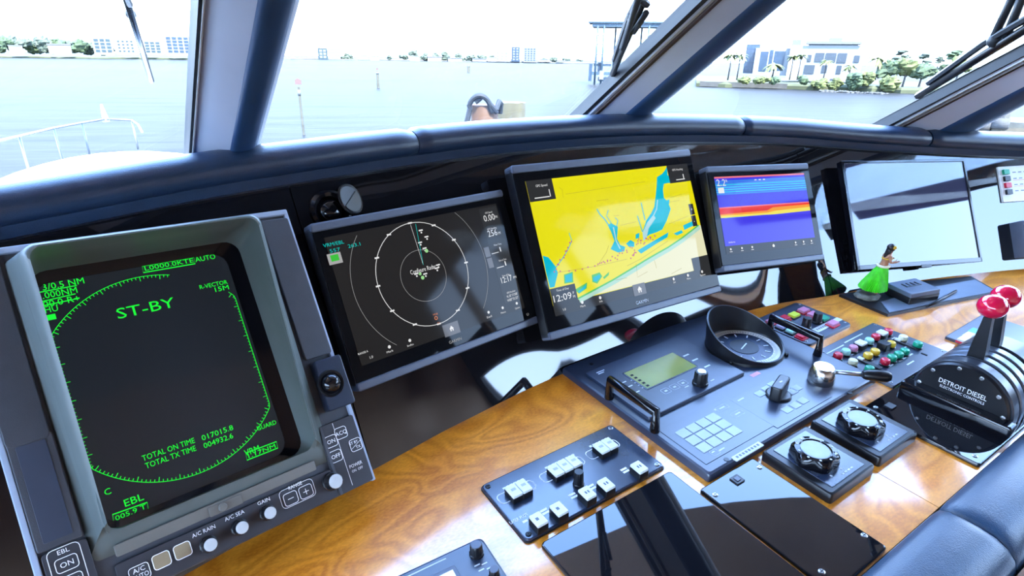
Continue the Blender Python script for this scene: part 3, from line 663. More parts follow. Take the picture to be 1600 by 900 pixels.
mb = MB(); mb.box(-pw*.49, -pw*.37, .3, 3, ph*1.0, ph*1.17); mb.build('stair_tower', M_stucco2, wb_)
mb = MB(); mb.box(-pw*.46, pw*.0, -3, -1.5, -.2, ph*.02); mb.build('terrace', M_stucco, wb_)
for i, (px, yt, w, lab) in enumerate([(1141, 80, 24, 'tall palm at the left end of the right bank'), (1155, 82, 20, 'second tall palm close beside the leftmost one'), (1210, 99, 26, 'short bushy palm below the glass block'),
                                     (1238, 83, 16, 'slim palm at the left corner of the white building'), (1250, 82, 18, 'palm just right of the slim one at the corner of the white building'), (1291, 92, 18, 'palm in front of the white building\'s middle windows'), (1330, 101, 20, 'small palm at the right corner of the white building'), (1372, 88, 34, 'large palm right of the white building')]):
    palm(lab, px, yt, 124 if px > 1200 else 124, DRB-10, None, 70+i, w_px=w)
for i, (px, w, yt, yb, m, lab) in enumerate([(1170, 26, 119, 129, M_leaf2, 'low yellow-green shrub at the left of the seawall'), (1197, 26, 119, 130, M_leaf2, 'second low shrub along the seawall'), (1217, 20, 120, 131, M_leaf, 'dark low shrub below the glass block'),
                                     (1259, 26, 118, 133, M_leaf, 'round dark shrub in front of the white building'), (1288, 28, 122, 138, M_leaf2, 'yellowish shrub below the white building'), (1312, 30, 121, 140, M_leaf2, 'wide sunny shrub at the right of the white building'), (1342, 34, 112, 141, M_leaf, 'big shrub under the small corner palm'),
                                     (1360, 30, 104, 138, M_leaf2, 'yellow-green shrub beside the large palm'), (1400, 44, 118, 142, M_leaf2, 'low sunny shrub above the rocks')]):
    tree('shrub', lab, px, w, yt, yb, DR-4+i*.5, m, None, 90+i, n=8, trunk=False, flat=.75)
for i, (px, w, yt, yb, m, lab) in enumerate([(1392, 40, 93, 134, M_leaf, 'bushy tree behind the low sunny shrub'), (1418, 44, 88, 136, M_leaf2, 'sunlit bushy tree in the middle of the right bank'), (1444, 44, 95, 136, M_leaf, 'dark bushy tree beside the slanting wiper'),
                                     (1478, 40, 88, 130, M_leaf, 'bushy tree under the flat-topped pine'), (1500, 36, 86, 124, M_leaf2, 'rightmost bushy tree on the right bank'), (1440, 30, 73, 120, M_leaf3, 'slim pine with a flat crown behind the bushes'), (1490, 38, 65, 118, M_leaf, 'tall flat-topped pine at the right'), (1405, 30, 71, 118, M_leaf3, 'hazy pale pine behind the bushes'), (1465, 22, 76, 120, M_leaf3, 'small hazy pine between the two tall ones')]):
    pine = 'pine' in lab
    tree('pine_tree' if pine else 'bushy_tree', lab, px, w, yt, yb, DR+(14 if pine else 4), m, None, 120+i, n=6 if pine else 9, trunk=True, flat=.35 if pine else .8)
rn = random.Random(5)
for i in range(14):
    px = 1292+i*8; r_ = sea_w(px, px+rn.uniform(4, 6.5), DR-9); mb = MB(); blob(mb, (0, 0, r_*.15), r_, (1, .8, .55), 300+i, 8, 5)
    tag(mb.build('rock', M_rock, frame=sea_frame(px, DR-9+rn.uniform(-.8, .8)), smooth=0), ORD[i]+' grey boulder from the left in the breakwater below the right bank', 'rock', 'breakwater boulders')
for i, px in enumerate((1553, 1563, 1590)):
    th = thing('dock_post', ('dark dock post nearest the right windscreen post', 'dark dock post second from the right windscreen post', 'dock post at the extreme right edge')[i], 'post', sea_frame(px, 34))
    hh = sea_h(px, 176-i*4, 34); mb = MB(); mb.lathe([(.3, -1), (.28, hh-.1), (.2, hh)], seg=10); mb.build('pole', M_pole, th)
    mb = MB(); mb.lathe([(.33, hh*.8), (.33, hh*.9)], seg=10); mb.build('band', M_rock, th)
mb = MB(); mb.box(0, 14, 0, 4, sea_h(1585, 200, 36)-.5, sea_h(1585, 196, 36)); tag(mb.build('dock', M_pole, frame=sea_frame(1575, 38)), 'wooden dock seen past the right windscreen post', 'dock')
# ---- the boat's own bow
M_gel = xmat('white_gelcoat', (1.6, 1.6, 1.56), .3, 0, 1.45, var=.02, vscale=2)
mb = MB(); L = []
for j in range(15):
    y = 1.95+4.6*j/14; w = 2.1-.11*max(0, y-2)**1.5; cz = .24 if y < 4.6 else .24-.16*max(0, y-4.6)**1.3; row = []
    for i in range(21):
        s_ = -1+2*i/20; row.append((-.2+w*s_, y, cz-.85*(w*s_/1.75)**2))
    L.append(row)
LL = [r_+[(r_[-1][0], r_[-1][1], -1.2), (r_[0][0], r_[0][1], -1.2)] for r_ in L]
mb.loops(LL); tag(mb.build('foredeck', M_gel), 'white domed foredeck of the boat outside the left window', 'deck')
def rp(px, py, y): d = ray(px, py); return tuple(EYE+d*(y/d[1]))
rail = thing('bow_rail', 'thin white bow rail with stanchions beyond the foredeck', 'railing', ORIGIN)
M_rail = xmat('white_rail_tube', (.30, .31, .32), .25, var=.03)
top = [rp(-60, 232, 4.6), rp(-10, 222, 5.2), rp(30, 213, 5.9), rp(84, 200, 6.9), rp(128, 192, 7.7), rp(165, 186, 8.3), rp(206, 188, 7.7), rp(216, 195, 6.9), rp(222, 206, 6.0)]
mb = MB(); mb.tube(top, .010, 8); mb.build('top_rail', M_rail, rail)
for a, dz in ((2, .34), (3, .36), (4, .34), (6, .3)):
    mb = MB(); p = top[a]; mb.tube([p, (p[0]-.02, p[1]-.05, p[2]-dz)], .010, 8); mb.build('stanchion', M_rail, rail)
p = top[5]; mb = MB(); mb.tube([(p[0], p[1], p[2]-.03), (p[0], p[1], p[2]+.16)], [.04, .01], 8); mb.build('bow_light', M_gel, rail)
# ---- wipers
M_wiper = xmat('grey_wiper_metal', (.07, .08, .095), .45, var=.1)
def wiper(label, a, b, dist, arms, blade_r=.010):
    th = thing('windscreen_wiper', label, 'wiper', ORIGIN)
    A, B = np.array(rp2(*a, dist[0])), np.array(rp2(*b, dist[1])); d = (B-A)
    mb = MB(); mb.tube([tuple(A), tuple(B)], blade_r, 6); mb.build('blade', M_black, th)
    off = np.array([0, .015, .012])
    mb = MB(); mb.tube([tuple(A-d*.05+off), tuple(A+d*.35+off*1.6), tuple(A+d*.85+off)], blade_r*.8, 6); mb.build('carrier', M_wiper, th)
    for k, (p0, p1, q0, q1) in enumerate(arms):
        mb = MB(); mb.tube([rp2(*p0, q0), rp2(*p1, q1)], blade_r*.9, 6); mb.build('arm', M_wiper, th)
    top_ = A-d*.05+off; dz = 1.49-top_[2]
    mb = MB(); mb.tube([tuple(top_), tuple(top_+np.array([0, -1.3*dz, dz]))], blade_r*1.1, 8); mb.build('main_arm', M_wiper, th)
    mid = A+d*.30+off
    mb = MB(); mb.sphere(tuple(mid), blade_r*1.6, seg=10, rings=6); mb.build('pivot', M_wiper, th)
def rp2(px, py, L):
    d = ray(px, py); return tuple(EYE+d*(L/np.linalg.norm(d[:2])))
wiper('single wiper hanging down in the left window', (190, -25), (237, 127), (1.30, 1.75), [((182, -40), (203, 8), 1.27, 1.36)], .006)
wiper('wiper with looped linkage left of the middle slanting post', (1012, -12), (957, 116), (1.66, 2.02), [((985, -12), (1012, 8), 1.63, 1.68), ((1000, -10), (972, 75), 1.6, 1.87), ((1010, 20), (990, 50), 1.7, 1.79)], .010)
wiper('wiper lying along the right slanting post', (1640, 22), (1434, 150), (2.2, 2.75), [((1585, -10), (1553, 58), 2.30, 2.37), ((1600, -10), (1572, 58), 2.28, 2.34)], .013)
# ================================================================== instruments
def P(px, py, z=0.0):
    q = onz(px, py, z); return float(q[0]), float(q[1])
# ---- padded armrest along the near edge of the console
arm = thing('leather_bolster', 'blue-black leather armrest roll along the near edge of the console', 'armrest', ORIGIN)
def arm_section(x, k):
    out = []
    for y, z in ((.317, -.03), (.316, .002), (.312, .012), (.295, .022), (.27, .026), (.24, .027), (.21, .023), (.185, .010), (.170, -.010), (.162, -.04), (.16, -.09), (.30, -.09)):
        out.append((x, .24+(y-.24)*(.96+.04*k), -.03+(z+.03)*k))
    return out
for x0, x1 in ((.2, 1.2785), (1.2815, 3.2)):
    mb = MB(); L = []; n = 30
    for i in range(n+1):
        s_ = i/n; x = x0+(x1-x0)*s_; d = min(x-x0, x1-x); k = 1 if d > .04 else .72+.28*math.sqrt(max(0, 1-(1-d/.04)**2)); L.append(arm_section(x, k))
    # dense loops at the rolled end
    xs = sorted(set([x0, x0+.003, x0+.008, x0+.015, x0+.025, x0+.04]+[x0+.04+(x1-x0-.08)*i/10 for i in range(11)]+[x1-.025, x1-.015, x1-.008, x1-.003, x1])); L = []
    for x in xs:
        d = min(x-x0, x1-x); k = 1 if d > .04 else .72+.28*math.sqrt(max(0, 1-(1-d/.04)**2)); L.append(arm_section(x, k))
    mb.loops(L); mb.build('cushion', M_leather2, arm, smooth=60)
mb = MB(); mb.box(.2, 3.2, .120, .158, -.12, -.03); mb.build('edge_rail', M_wood_dark, arm)

# ---- old radar with a hooded tube
RF = Frame((-.0161, 1.15, .3636), 13.38, 32.68, -6.30)
ra = thing('radar_display', 'old grey hooded radar with a green-lit tube at the left', 'radar', RF)
W_, H_ = .581, .642
mb = MB(); hb = []
_o = lambda w, h, z: [(x, y, z) for x, y in round_rect(w, h, .006, 5)]
_i = lambda z: [(x, y+.034, z) for x, y in round_rect(.40, .52, .012, 5)]
mb.loops([_o(W_, H_, -.09), _o(W_, H_, -.010), _o(W_-.006, H_-.006, -.006), _i(-.006), _i(-.09)], False, False); mb.flat([(x, y) for x, y, z in _o(W_, H_, 0)], -.09); body = mb.build('housing', M_grey, ra)
mb = MB()
for sx in (-1, 1): mb.plate(sx*(W_/2-.004), 0, .010, H_, -.07, .001, .002, .002)
mb.plate(0, H_/2-.005, W_, .012, -.07, .002, .002, .002); mb.build('edge_trim', M_greylight, ra)
mb = MB(); mb.box(-.22, .22, -.26, -.02, -.16, -.07); mb.build('back_case', M_black, ra)
# front plates: upper left cover, left recess, left keypad, lower strip, right cover, right keypad
mb = MB(); mb.plate(-.252, .150, .060, .335, -.01, .004, .008, .002); mb.build('cover', M_grey, ra)
mb = MB(); mb.plate(.256, .140, .062, .325, -.01, .003, .006, .002); mb.build('cover', M_grey, ra)
mb = MB(); mb.plate(-.250, -.10, .062, .185, -.01, .003, .004, .002); pl = mb.build('recess_frame', M_grey, ra)
mb = MB(); mb.plate(-.250, -.10, .040, .163, .002, .0042, .002, .0005); mb.build('recess_pane', mat('slate_blue_pane', (.045, .055, .085), .45), pl)
M_dk = mat('charcoal_keypad', (.040, .040, .048), .5, var=.06, vscale=60)
mb = MB(); mb.plate(-.247, -.256, .062, .118, -.01, .003, .006, .001); mb.build('keypad', M_dk, ra)
mb = MB(); mb.plate(.006, -.288, .395, .058, -.01, .003, .004, .001); mb.build('control_strip', M_dk, ra)
mb = MB(); mb.plate(.245, -.243, .082, .150, -.01, .003, .004, .001); mb.build('keypad', M_dk, ra)
mb = MB(); mb.plate(.2085, -.243, .006, .15, -.01, .006, .002, .001); mb.build('rib', M_grey, ra)
# hood: four tapering walls, open front and back, sides running down to the panel
base_o = [(-.217, -.243), (.217, -.243), (.217, .300), (-.217, .300)]; rim_o = [(-.192, -.222), (.192, -.176), (.192, .292), (-.192, .292)]
rim_d = [.022, .085, .100, .100]
hood = MB()
def ringpts(rect, d, inset, r=.02):
    (x0, y0), (x1, y1) = rect
    return [(x, y, d) for x, y in [((x0+x1)/2+p[0], (y0+y1)/2+p[1]) for p in round_rect(x1-x0-2*inset, y1-y0-2*inset, r, 4)]]
def hood_loop(k, inset, r):
    """k 0 at the panel, 1 at the rim; the rim is shallow along the bottom."""
    x = .217+(.192-.217)*k; yt = .300+(.290-.300)*k; yb = -.243+(-.212+.243)*k
    pts = [((p[0]), (yt+yb)/2+p[1]) for p in round_rect(2*x-2*inset, yt-yb-2*inset, r, 5)]
    out = []
    for px_, py_ in pts:
        f = (py_-yb)/(yt-yb); depth = .004+(.100-.004)*min(1, max(0, (f-.03)/.11)) if f < .14 else .100
        out.append((px_, py_, depth*k+(-.006)*(1-k)))
    return out
outer = [hood_loop(0, 0, .012), hood_loop(.12, 0, .014), hood_loop(.6, 0, .018), hood_loop(.95, 0, .02), hood_loop(1.0, .004, .02)]
inner = [hood_loop(1.0, .007, .02), hood_loop(.6, .012, .02)]
def in_loop(z, x, yb, yt, r, cx=0.0): return [(cx+p[0], (yt+yb)/2+p[1], z) for p in round_rect(2*x, yt-yb, r, 5)]
inner += [in_loop(.0, .188, -.222, .290, .022), in_loop(-.046, .185, -.207, .282, .03, -.006)]
hood.loops(outer+inner, False, False); hd = hood.build('hood', M_hood, ra, smooth=40)
mb = MB(); mb.plate(-.005, -.238, .36, .020, -.004, .007, .003, .001); st = mb.build('lower_bezel', M_hoodstrip, ra)
mb = MB(); mb.plate(-.006, -.2405, .06, .018, .007, .010, .002, .001); mb.lathe([(.008, .010), (.008, .015), (.006, .017)], -.012, -.241, 14); mb.build('latch', M_hoodstrip, st)
# tube: black surround, convex dark glass, green traces
mb = MB(); o_ = in_loop(-.046, .189, -.212, .286, .03, -.006); i_ = in_loop(-.054, .169, -.196, .262, .03, -.019)
mb.loops([o_, i_, in_loop(-.06, .168, -.195, .261, .03, -.019)], False, False); mb.build('tube_surround', M_black_gloss, ra)
M_crt = mat('grey_tube_glass', (.018, .021, .026), .10, 0, 1.5, var=.05, vscale=5, emit=(.010, .012, .015), es=.4)
mb = MB(); mb.plate(-.019, .033, .356, .476, -.085, -.0565, .03, .002); crt = mb.build('tube_glass', M_crt, ra)
M_green_trace = screen('green_phosphor', (.012, .95, .045), .5)
D_ = -.0555
def C_(px, py): return RF.loc(px, py, D_)
g = MB()
def ctext(t, a, b, h, left=True):
    (x0, y0), (x1, y1) = C_(*a), C_(*b); g.text(t, (x0+x1)/2, (y0+y1)/2, h, D_, w=abs(x1-x0))
ctext('ST-BY', (183, 492), (272, 470), .021)
ctext('TOTAL ON TIME', (222, 716), (304, 688), .0105); ctext('017015.8', (315, 684), (364, 668), .0105)
ctext('TOTAL TX TIME', (227, 728), (306, 700), .0105); ctext('004932.6', (318, 696), (364, 681), .0105)
ctext('3/0.5 NM', (66, 449), (131, 438), .012); ctext('1.000NM', (60, 464), (120, 452), .012); ctext('000.0 R+', (58, 479), (124, 464), .012); ctext('HU', (70, 485), (90, 480), .012)
ctext('AUTO', (305, 406), (336, 400), .011); ctext('R-VECTOR', (312, 449), (355, 440), .009); ctext('15M', (336, 453), (357, 448), .010)
ctext('GUARD', (401, 668), (432, 661), .009); ctext('VRM', (382, 708), (405, 700), .013); ctext('EBL', (194, 786), (224, 776), .013); ctext('C', (163, 770), (173, 766), .011)
for a, b, w in (((60, 457), (120, 446), .0018), ((62, 472), (118, 459), .0018), ((66, 478), (124, 466), .0018)):
    g.stroke([C_(*a), C_(*b)], w, D_)
x0, y0 = C_(70, 502); x1, y1 = C_(86, 490); g.rect(x0, x1, y0, y1, D_)
def gbox(a, b, c, d, w=.0020): g.stroke([C_(*p) for p in (a, b, c, d)], w, D_, closed=True)
gbox((222, 416), (303, 402), (305, 412), (224, 426)); ctext('L0000.0KTE', (226, 420), (302, 406), .0095)
gbox((384, 708), (432, 690), (434, 700), (386, 719)); ctext('1.17NM', (388, 713), (430, 696), .0085)
gbox((176, 804), (230, 785), (232, 797), (178, 818)); ctext('005.9 T', (180, 810), (228, 791), .0085)
cx, cy, R_ = -.019, .036, .205; XL, XR = -.181, .143
pts = []
for i in range(0, 361, 3):
    a = rad(i); x = cx+R_*math.cos(a); y = cy+R_*math.sin(a); xc = max(XL, min(XR, x)); pts.append((xc, y))
for i in range(len(pts)-1):
    ang = i*3
    if 95 < ang % 360 < 96: continue
    if 40 < ang < 75: continue
    g.stroke([pts[i], pts[i+1]], .0011, D_)
for i in range(0, 360, 2):
    if 40 < i < 75: continue
    a = rad(i); x = cx+R_*math.cos(a); y = cy+R_*math.sin(a)
    if x > XR or x < XL:
        s_ = math.copysign(1, x-cx); L_ = .008 if i % 10 == 0 else .003; xe = XR if s_ > 0 else XL; g.stroke([(xe, y), (xe-s_*L_, y)], .0010, D_)
    else:
        L_ = .009 if i % 10 == 0 else .005; g.stroke([(x, y), (x-L_*math.cos(a), y-L_*math.sin(a))], .0012, D_)
g.build('green_lettering', M_green_trace, ra, smooth=0)
# trackball
mb = MB(); mb.plate(.262, -.088, .062, .112, -.002, .028, .006, .003); tb = mb.build('trackball_block', mat('navy_plastic', (.020, .028, .050), .35), ra)
mb = MB(); mb.lathe([(.030, .028), (.028, .032), (.024, .030), (.023, .026)], .252, -.087, 24); mb.build('trackball_ring', M_black, tb)
mb = MB(); mb.sphere((.252, -.087, .026), .0225, seg=22, rings=14); mb.build('trackball', M_black_gloss, tb)
# keys, knobs and print on the front
def outline(mb, cx, cy, w, h, r, t, z): mb.stroke(round_rect(w, h, r, 3) if False else [(cx+a, cy+b) for a, b in round_rect(w, h, r, 3)], t, z, closed=True)
pr = MB(); Z_ = .0036
for t, x, y, w, h in (('ON', -.249, -.224, .030, .022), ('OFF', -.249, -.254, .030, .022), ('ON', .222, -.205, .026, .024), ('OFF', .222, -.238, .026, .024), ('ACQ', .248, -.196, .026, .024)):
    k = MB(); k.plate(x, y, w, h, .002, .0052, .004, .001); kk = k.build('key', M_dk, ra)
    k = MB(); outline(k, x, y, w, h, .005, .0012, .0054); k.text(t, x, y, .0085, .0054); k.build('key_print', M_white, kk)
k = MB(); k.plate(-.161, -.288, .030, .026, .002, .0052, .004, .001); kk = k.build('key', M_dk, ra)
k = MB(); outline(k, -.161, -.288, .030, .026, .005, .0012, .0054); k.text('A/C', -.161, -.282, .008, .0054); k.text('AUTO', -.161, -.293, .008, .0054, w=.025); k.build('key_print', M_white, kk)
k = MB(); k.plate(.271, -.232, .026, .026, .002, .0052, .004, .001); kk = k.build('key', M_dk, ra)
k = MB(); outline(k, .271, -.232, .026, .026, .005, .0012, .0054); k.text('ST BY', .268, -.226, .006, .0054, w=.020); k.text('TX', .275, -.238, .006, .0054); k.stroke([(.260, -.238), (.283, -.227)], .0008, .0054); k.build('key_print', M_white, kk)
for x, t in ((.109, '-'), (.141, '+')):
    k = MB(); k.plate(x, -.280, .027, .024, .002, .0056, .004, .001); kk = k.build('key', M_dk, ra)
    k = MB(); outline(k, x, -.280, .027, .024, .005, .0012, .0058); k.stroke([(x-.006, -.28), (x+.006, -.28)], .0012, .0058)
    if t == '+': k.stroke([(x, -.286), (x, -.274)], .0012, .0058)
    k.build('key_print', M_white, kk)
M_beige = mat('beige_lamp_window', (.30, .23, .14), .5, var=.1)
for x in (-.126, -.092):
    k = MB(); k.plate(x, -.284, .026, .024, .002, .0054, .004, .001); kk = k.build('lamp_window', M_beige, ra)
    k = MB(); outline(k, x, -.284, .027, .025, .005, .0014, .0056); k.build('window_print', M_white, kk)
def knob(parent, x, y, r, h, z=.003, cap=M_knobcap, m=M_black, rc=.78):
    L = []; mb = MB()
    prof = [(r*1.05, z), (r*1.05, z+h*.15), (r*.92, z+h*.2), (r*.86, z+h*.92), (r*.78, z+h)]
    L = [[(x+q*(1+(.03 if i % 2 else -.03))*math.cos(2*math.pi*i/28), y+q*(1+(.03 if i % 2 else -.03))*math.sin(2*math.pi*i/28), zz) for i in range(28)] for q, zz in prof]
    mb.loops(L); k = mb.build('knob', m, parent)
    if cap:
        c = MB(); c.lathe([(r*rc, z+h*.98), (r*rc, z+h*1.03), (r*rc*.9, z+h*1.06)], x, y, 22); c.build('knob_cap', cap, k)
    return k
for x, y in ((-.047, -.295), (.010, -.291), (.064, -.288)): knob(ra, x-.004, y+.002, .0145, .022)
knob(ra, .196, -.283, .0185, .028)
for t, x, y, w in (('A/C RAIN', -.052, -.268, .040), ('A/C SEA', .004, -.265, .036), ('GAIN', .060, -.263, .024), ('RANGE', .125, -.260, .028), ('EBL', -.249, -.203, .016), ('POWER', .258, -.272, .030)):
    pr.text(t, x, y, .0072, Z_, w=w)
pr.text('ON  OFF', .258, -.283, .0055, Z_, w=.026)
outline(pr, -.249, -.245, .044, .098, .008, .0012, Z_); outline(pr, .125, -.277, .070, .036, .008, .0010, Z_)
pr.stroke([(.237, -.17), (.237, -.31)], .001, Z_); pr.build('lettering', M_white, ra, smooth=0)
mb = MB(); mb.box(-.20, .24, -.33, -.18, -.19, -.08)
mb.build('mount', M_black, ra)

# ---- flat displays
def display(name, label, cat, F, w, h, x0, x1, y0, y1, bg, bar=.021):
    th = thing(name, label, cat, F)
    mb = MB(); mb.plate(0, 0, w, h, -.042, -.004, .010, .003); mb.build('case', M_black, th)
    mb = MB(); mb.plate(0, 0, w-.002, h-2*bar, -.004, .0, .003, .001); mb.build('glass', M_glassblack, th)
    mb = MB(); mb.plate(0, h/2-bar/2, w, bar, -.040, .002, .006, .004); mb.build('top_bar', M_slate, th)
    mb = MB(); mb.plate(0, -h/2+bar/2, w, bar, -.040, .003, .006, .004); mb.build('bottom_bar', M_slate, th)
    mb = MB(); mb.rect(x0, x1, y0, y1, .0006); sc = mb.build('screen', bg, th, smooth=0)
    mb = MB(); mb.box(-.06, .06, -h*.3, h*.3, -.075, -.041); mb.build('bracket', M_black, th)
    return th, sc
G1 = Frame((.5912, 1.2975, .3728), 10.67, 25.71, -3.94); G2 = Frame((1.263, 1.305, .3494), 2.57, 27.04, -4.57)
G3 = Frame((1.8668, 1.2211, .3202), -7.12, 28.55, -5.63); TV = Frame((2.532, 1.0310, .2500), -16.8, 30.8, -4.2)
S_dark = screen('dark_chart_screen', (.018, .017, .016)); S_white = screen('lit_white', (.85, .85, .85)); S_dim = screen('lit_grey', (.40, .40, .40)); S_panel = screen('lit_charcoal', (.028, .029, .030))
S_cyan = screen('lit_cyan', (.0, .55, .50)); S_green = screen('lit_green', (.05, .55, .05)); S_orange = screen('lit_orange', (.7, .22, .08)); S_key = screen('lit_slate_key', (.16, .17, .20)); S_lgreen = screen('lit_pale_green', (.35, .75, .30))
d1, s1 = display('chart_plotter', 'flat display with white radar range rings on a dark screen', 'display', G1, .585, .405, -.268, .256, -.147, .165, S_dark)
Z1 = .0012
def T1(mb, t, px, py, h, w=None): x, y = G1.loc(px, py); mb.text(t, x, y, h, Z1, w=w)
wmb = MB(); dmb = MB()
cx, cy = -.033, .028
def ell(mb, cx, cy, rx, ry, a0, a1, w, z, n=60): mb.stroke([(cx+rx*math.cos(rad(a0+(a1-a0)*i/n)), cy+ry*math.sin(rad(a0+(a1-a0)*i/n))) for i in range(n+1)], w, z)
ell(wmb, cx-.003, .024, .135, .135, 0, 360, .0016, Z1); ell(dmb, cx-.006, .020, .067, .067, 0, 360, .0009, Z1)
ell(dmb, cx-.003, .024, .200, .200, 139, 229, .0009, Z1); ell(dmb, cx-.003, .024, .200, .200, -42, 44, .0009, Z1)
for k in range(12):
    a = rad(30*k); x = cx-.003+.135*math.cos(a); y = .024+.135*math.sin(a); wmb.rect(x-.006, x+.006, y-.002, y+.002, Z1)
wmb.text('Configure Radar', -.036, .036, .0115, Z1, w=.078)
c1 = G1.loc(661, 414); e1 = G1.loc(641, 351); e2 = G1.loc(649, 350); wmb.stroke([c1, e1], .0009, Z1)
for px, py in ((657, 360), (666, 370), (656, 379), (663, 388), (684, 414), (682, 419), (650, 428), (664, 428)): x, y = G1.loc(px, py); wmb.rect(x-.006, x+.006, y-.0018, y+.0018, Z1); wmb.disc(x, y-.006, .0025, Z1, 8)
for t, px, py, h, w in (('0.00', 764, 340, .018, .040), ('kt', 775, 338, .008, None), ('256', 769, 364, .018, .034), ('M', 780, 364, .008, None), ('12:17', 791, 436, .017, .040), ('PM', 804, 433, .007, None), ('N 30°17.008\'', 800, 461, .007, .040), ('W087°33.327\'', 801, 467, .007, .042)): T1(wmb, t, px, py, h, w)
for t, px, py, w in (('GPS Speed', 763, 332, .026), ('GPS Heading', 768, 357, .034), ('Water Temp', 777, 382, .028), ('Dist to Dest', 785, 406, .028), ('Time of Day', 790, 430, .028), ('GPS Position', 798, 456, .032)): T1(wmb, t, px, py, .005, w)
for px, py in ((776, 393), (784, 415)): x, y = G1.loc(px, py); wmb.rect(x-.020, x+.006, y-.004, y-.002, Z1); wmb.rect(x+.012, x+.016, y-.003, y+.010, Z1)
for t, px, py in (('Mark', 609, 549), ('Info', 641, 539), ('Sail', 764, 495), ('Menus', 786, 488), ('Options', 808, 481)):
    T1(wmb, t, px, py, .005, .018); x, y = G1.loc(px-1, py-7); wmb.disc(x, y, .004, Z1, 10)
T1(wmb, 'RANGE A', 567, 551, .005, .026); T1(wmb, '1.0', 580, 558, .006)
x, y = G1.loc(705, 513); wmb.flat([(x-.007, y-.001), (x, y+.007), (x+.007, y-.001), (x+.005, y-.001), (x+.005, y-.007), (x+.0015, y-.007), (x+.0015, y-.002), (x-.0015, y-.002), (x-.0015, y-.007), (x-.005, y-.007), (x-.005, y-.001)], .0020)
T1(dmb, 'GARMIN', 711, 532, .0075, .040); x, y = G1.loc(824, 491); ell(dmb, x, y, .0035, .0035, 120, 420, .001, Z1, 16)
for px, py, w2, h2 in ((705, 514, .025, .016), (761, 394, .009, .014), (766, 411, .009, .014)):
    x, y = G1.loc(px, py); mb = MB(); mb.rect(x-w2, x+w2, y-h2, y+h2, Z1); mb.build('screen_key', S_key, s1, smooth=0)
mb = MB(); mb.rect(.190, .254, -.118, .158, .0009); mb.build('data_bar', S_panel, s1, smooth=0)
wmb.build('trace_pattern', S_white, s1, smooth=0); dmb.build('faint_trace_pattern', S_dim, s1, smooth=0)
mb = MB(); mb.stroke([c1, e2], .0012, .0013); T1(mb, 'VRM/EBL', 521, 381, .0085, .052); T1(mb, '557', 523, 391, .0085, .026); T1(mb, '263.1', 553, 383, .0085, .032); mb.build('cyan_trace', S_cyan, s1, smooth=0)
x, y = G1.loc(523, 404); mb = MB(); mb.rect(x-.017, x+.017, y-.013, y+.013, Z1); icon = mb.build('status_icon', S_dim, s1, smooth=0)
mb = MB(); mb.rect(x-.010, x+.010, y-.006, y+.009, .0017); mb.build('status_lamp', S_green, s1, smooth=0)
mb = MB(); x, y = G1.loc(681, 497); ell(mb, x, y, .004, .004, 0, 360, .002, Z1, 16); T1(mb, 'MOB', 680, 491, .005, .014); T1(mb, '81', 685, 505, .006); mb.build('orange_trace', S_orange, s1, smooth=0)
mb = MB(); x, y = G1.loc(666, 392); mb.disc(x, y, .005, .0016, 12); x, y = G1.loc(660, 434); mb.disc(x, y, .005, .0016, 12); x, y = G1.loc(656, 428); mb.disc(x, y, .004, .0016, 12); mb.build('green_mark', S_lgreen, s1, smooth=0)

# chart display
S_yellow = screen('chart_land', (.84, .78, .003)); S_sea = screen('chart_shallows', (.0, .50, .66)); S_pale = screen('chart_deep', (.82, .80, .52)); S_pale2 = screen('chart_shelf', (.45, .72, .60)); S_marsh = screen('chart_marsh', (.10, .55, .12)); S_ink = screen('chart_ink', (.35, .30, .05)); S_bay = screen('chart_channel', (.45, .72, .75)); S_mag = screen('chart_marks', (.55, .12, .25))
d2, s2 = display('chart_plotter', 'largest flat display showing a yellow and blue sea chart', 'display', G2, .7535, .5153, -.341, .346, -.194, .207, S_panel, bar=.024)
def zz(pts): return [G2.loc(780+x/2.811, 220+y/2.811) for x, y in pts]
def clipm(pts): return [(max(-.341, min(.346, x)), max(-.163, min(.207, y))) for x, y in pts]
mb = MB(); mb.rect(-.341, .346, -.163, .207, .0009); mb.build('chart_land', S_yellow, s2, smooth=0)
gulf = clipm(zz([(345, 695), (420, 655), (500, 612), (550, 582), (600, 552), (640, 527), (690, 498), (740, 470), (800, 430), (875, 372), (910, 488), (920, 560)]))
gulf = gulf[:10]+[(.346, gulf[9][1]), (.346, -.163)]
mb = MB(); mb.flat(gulf, .0011); mb.build('chart_deep', S_pale, s2, smooth=0)
def ribbon(pts, w): return pts
coast = [p for p in gulf[:10]]
mb = MB(); mb.stroke([(x+.004, y-.006) for x, y in coast], .014, .0012); mb.build('chart_shelf', S_pale2, s2, smooth=0)
mb = MB(); mb.stroke([(x, y+.001) for x, y in coast], .005, .0013)
for pts in ([(405, 590), (440, 578), (452, 595), (430, 628), (408, 620)], [(330, 655), (385, 622), (384, 648), (350, 672)], [(283, 588), (322, 575), (325, 622), (285, 628)], [(455, 600), (482, 575), (480, 590), (460, 608)]): mb.flat(zz(pts), .0012)
mb.build('chart_marsh', S_marsh, s2, smooth=0)
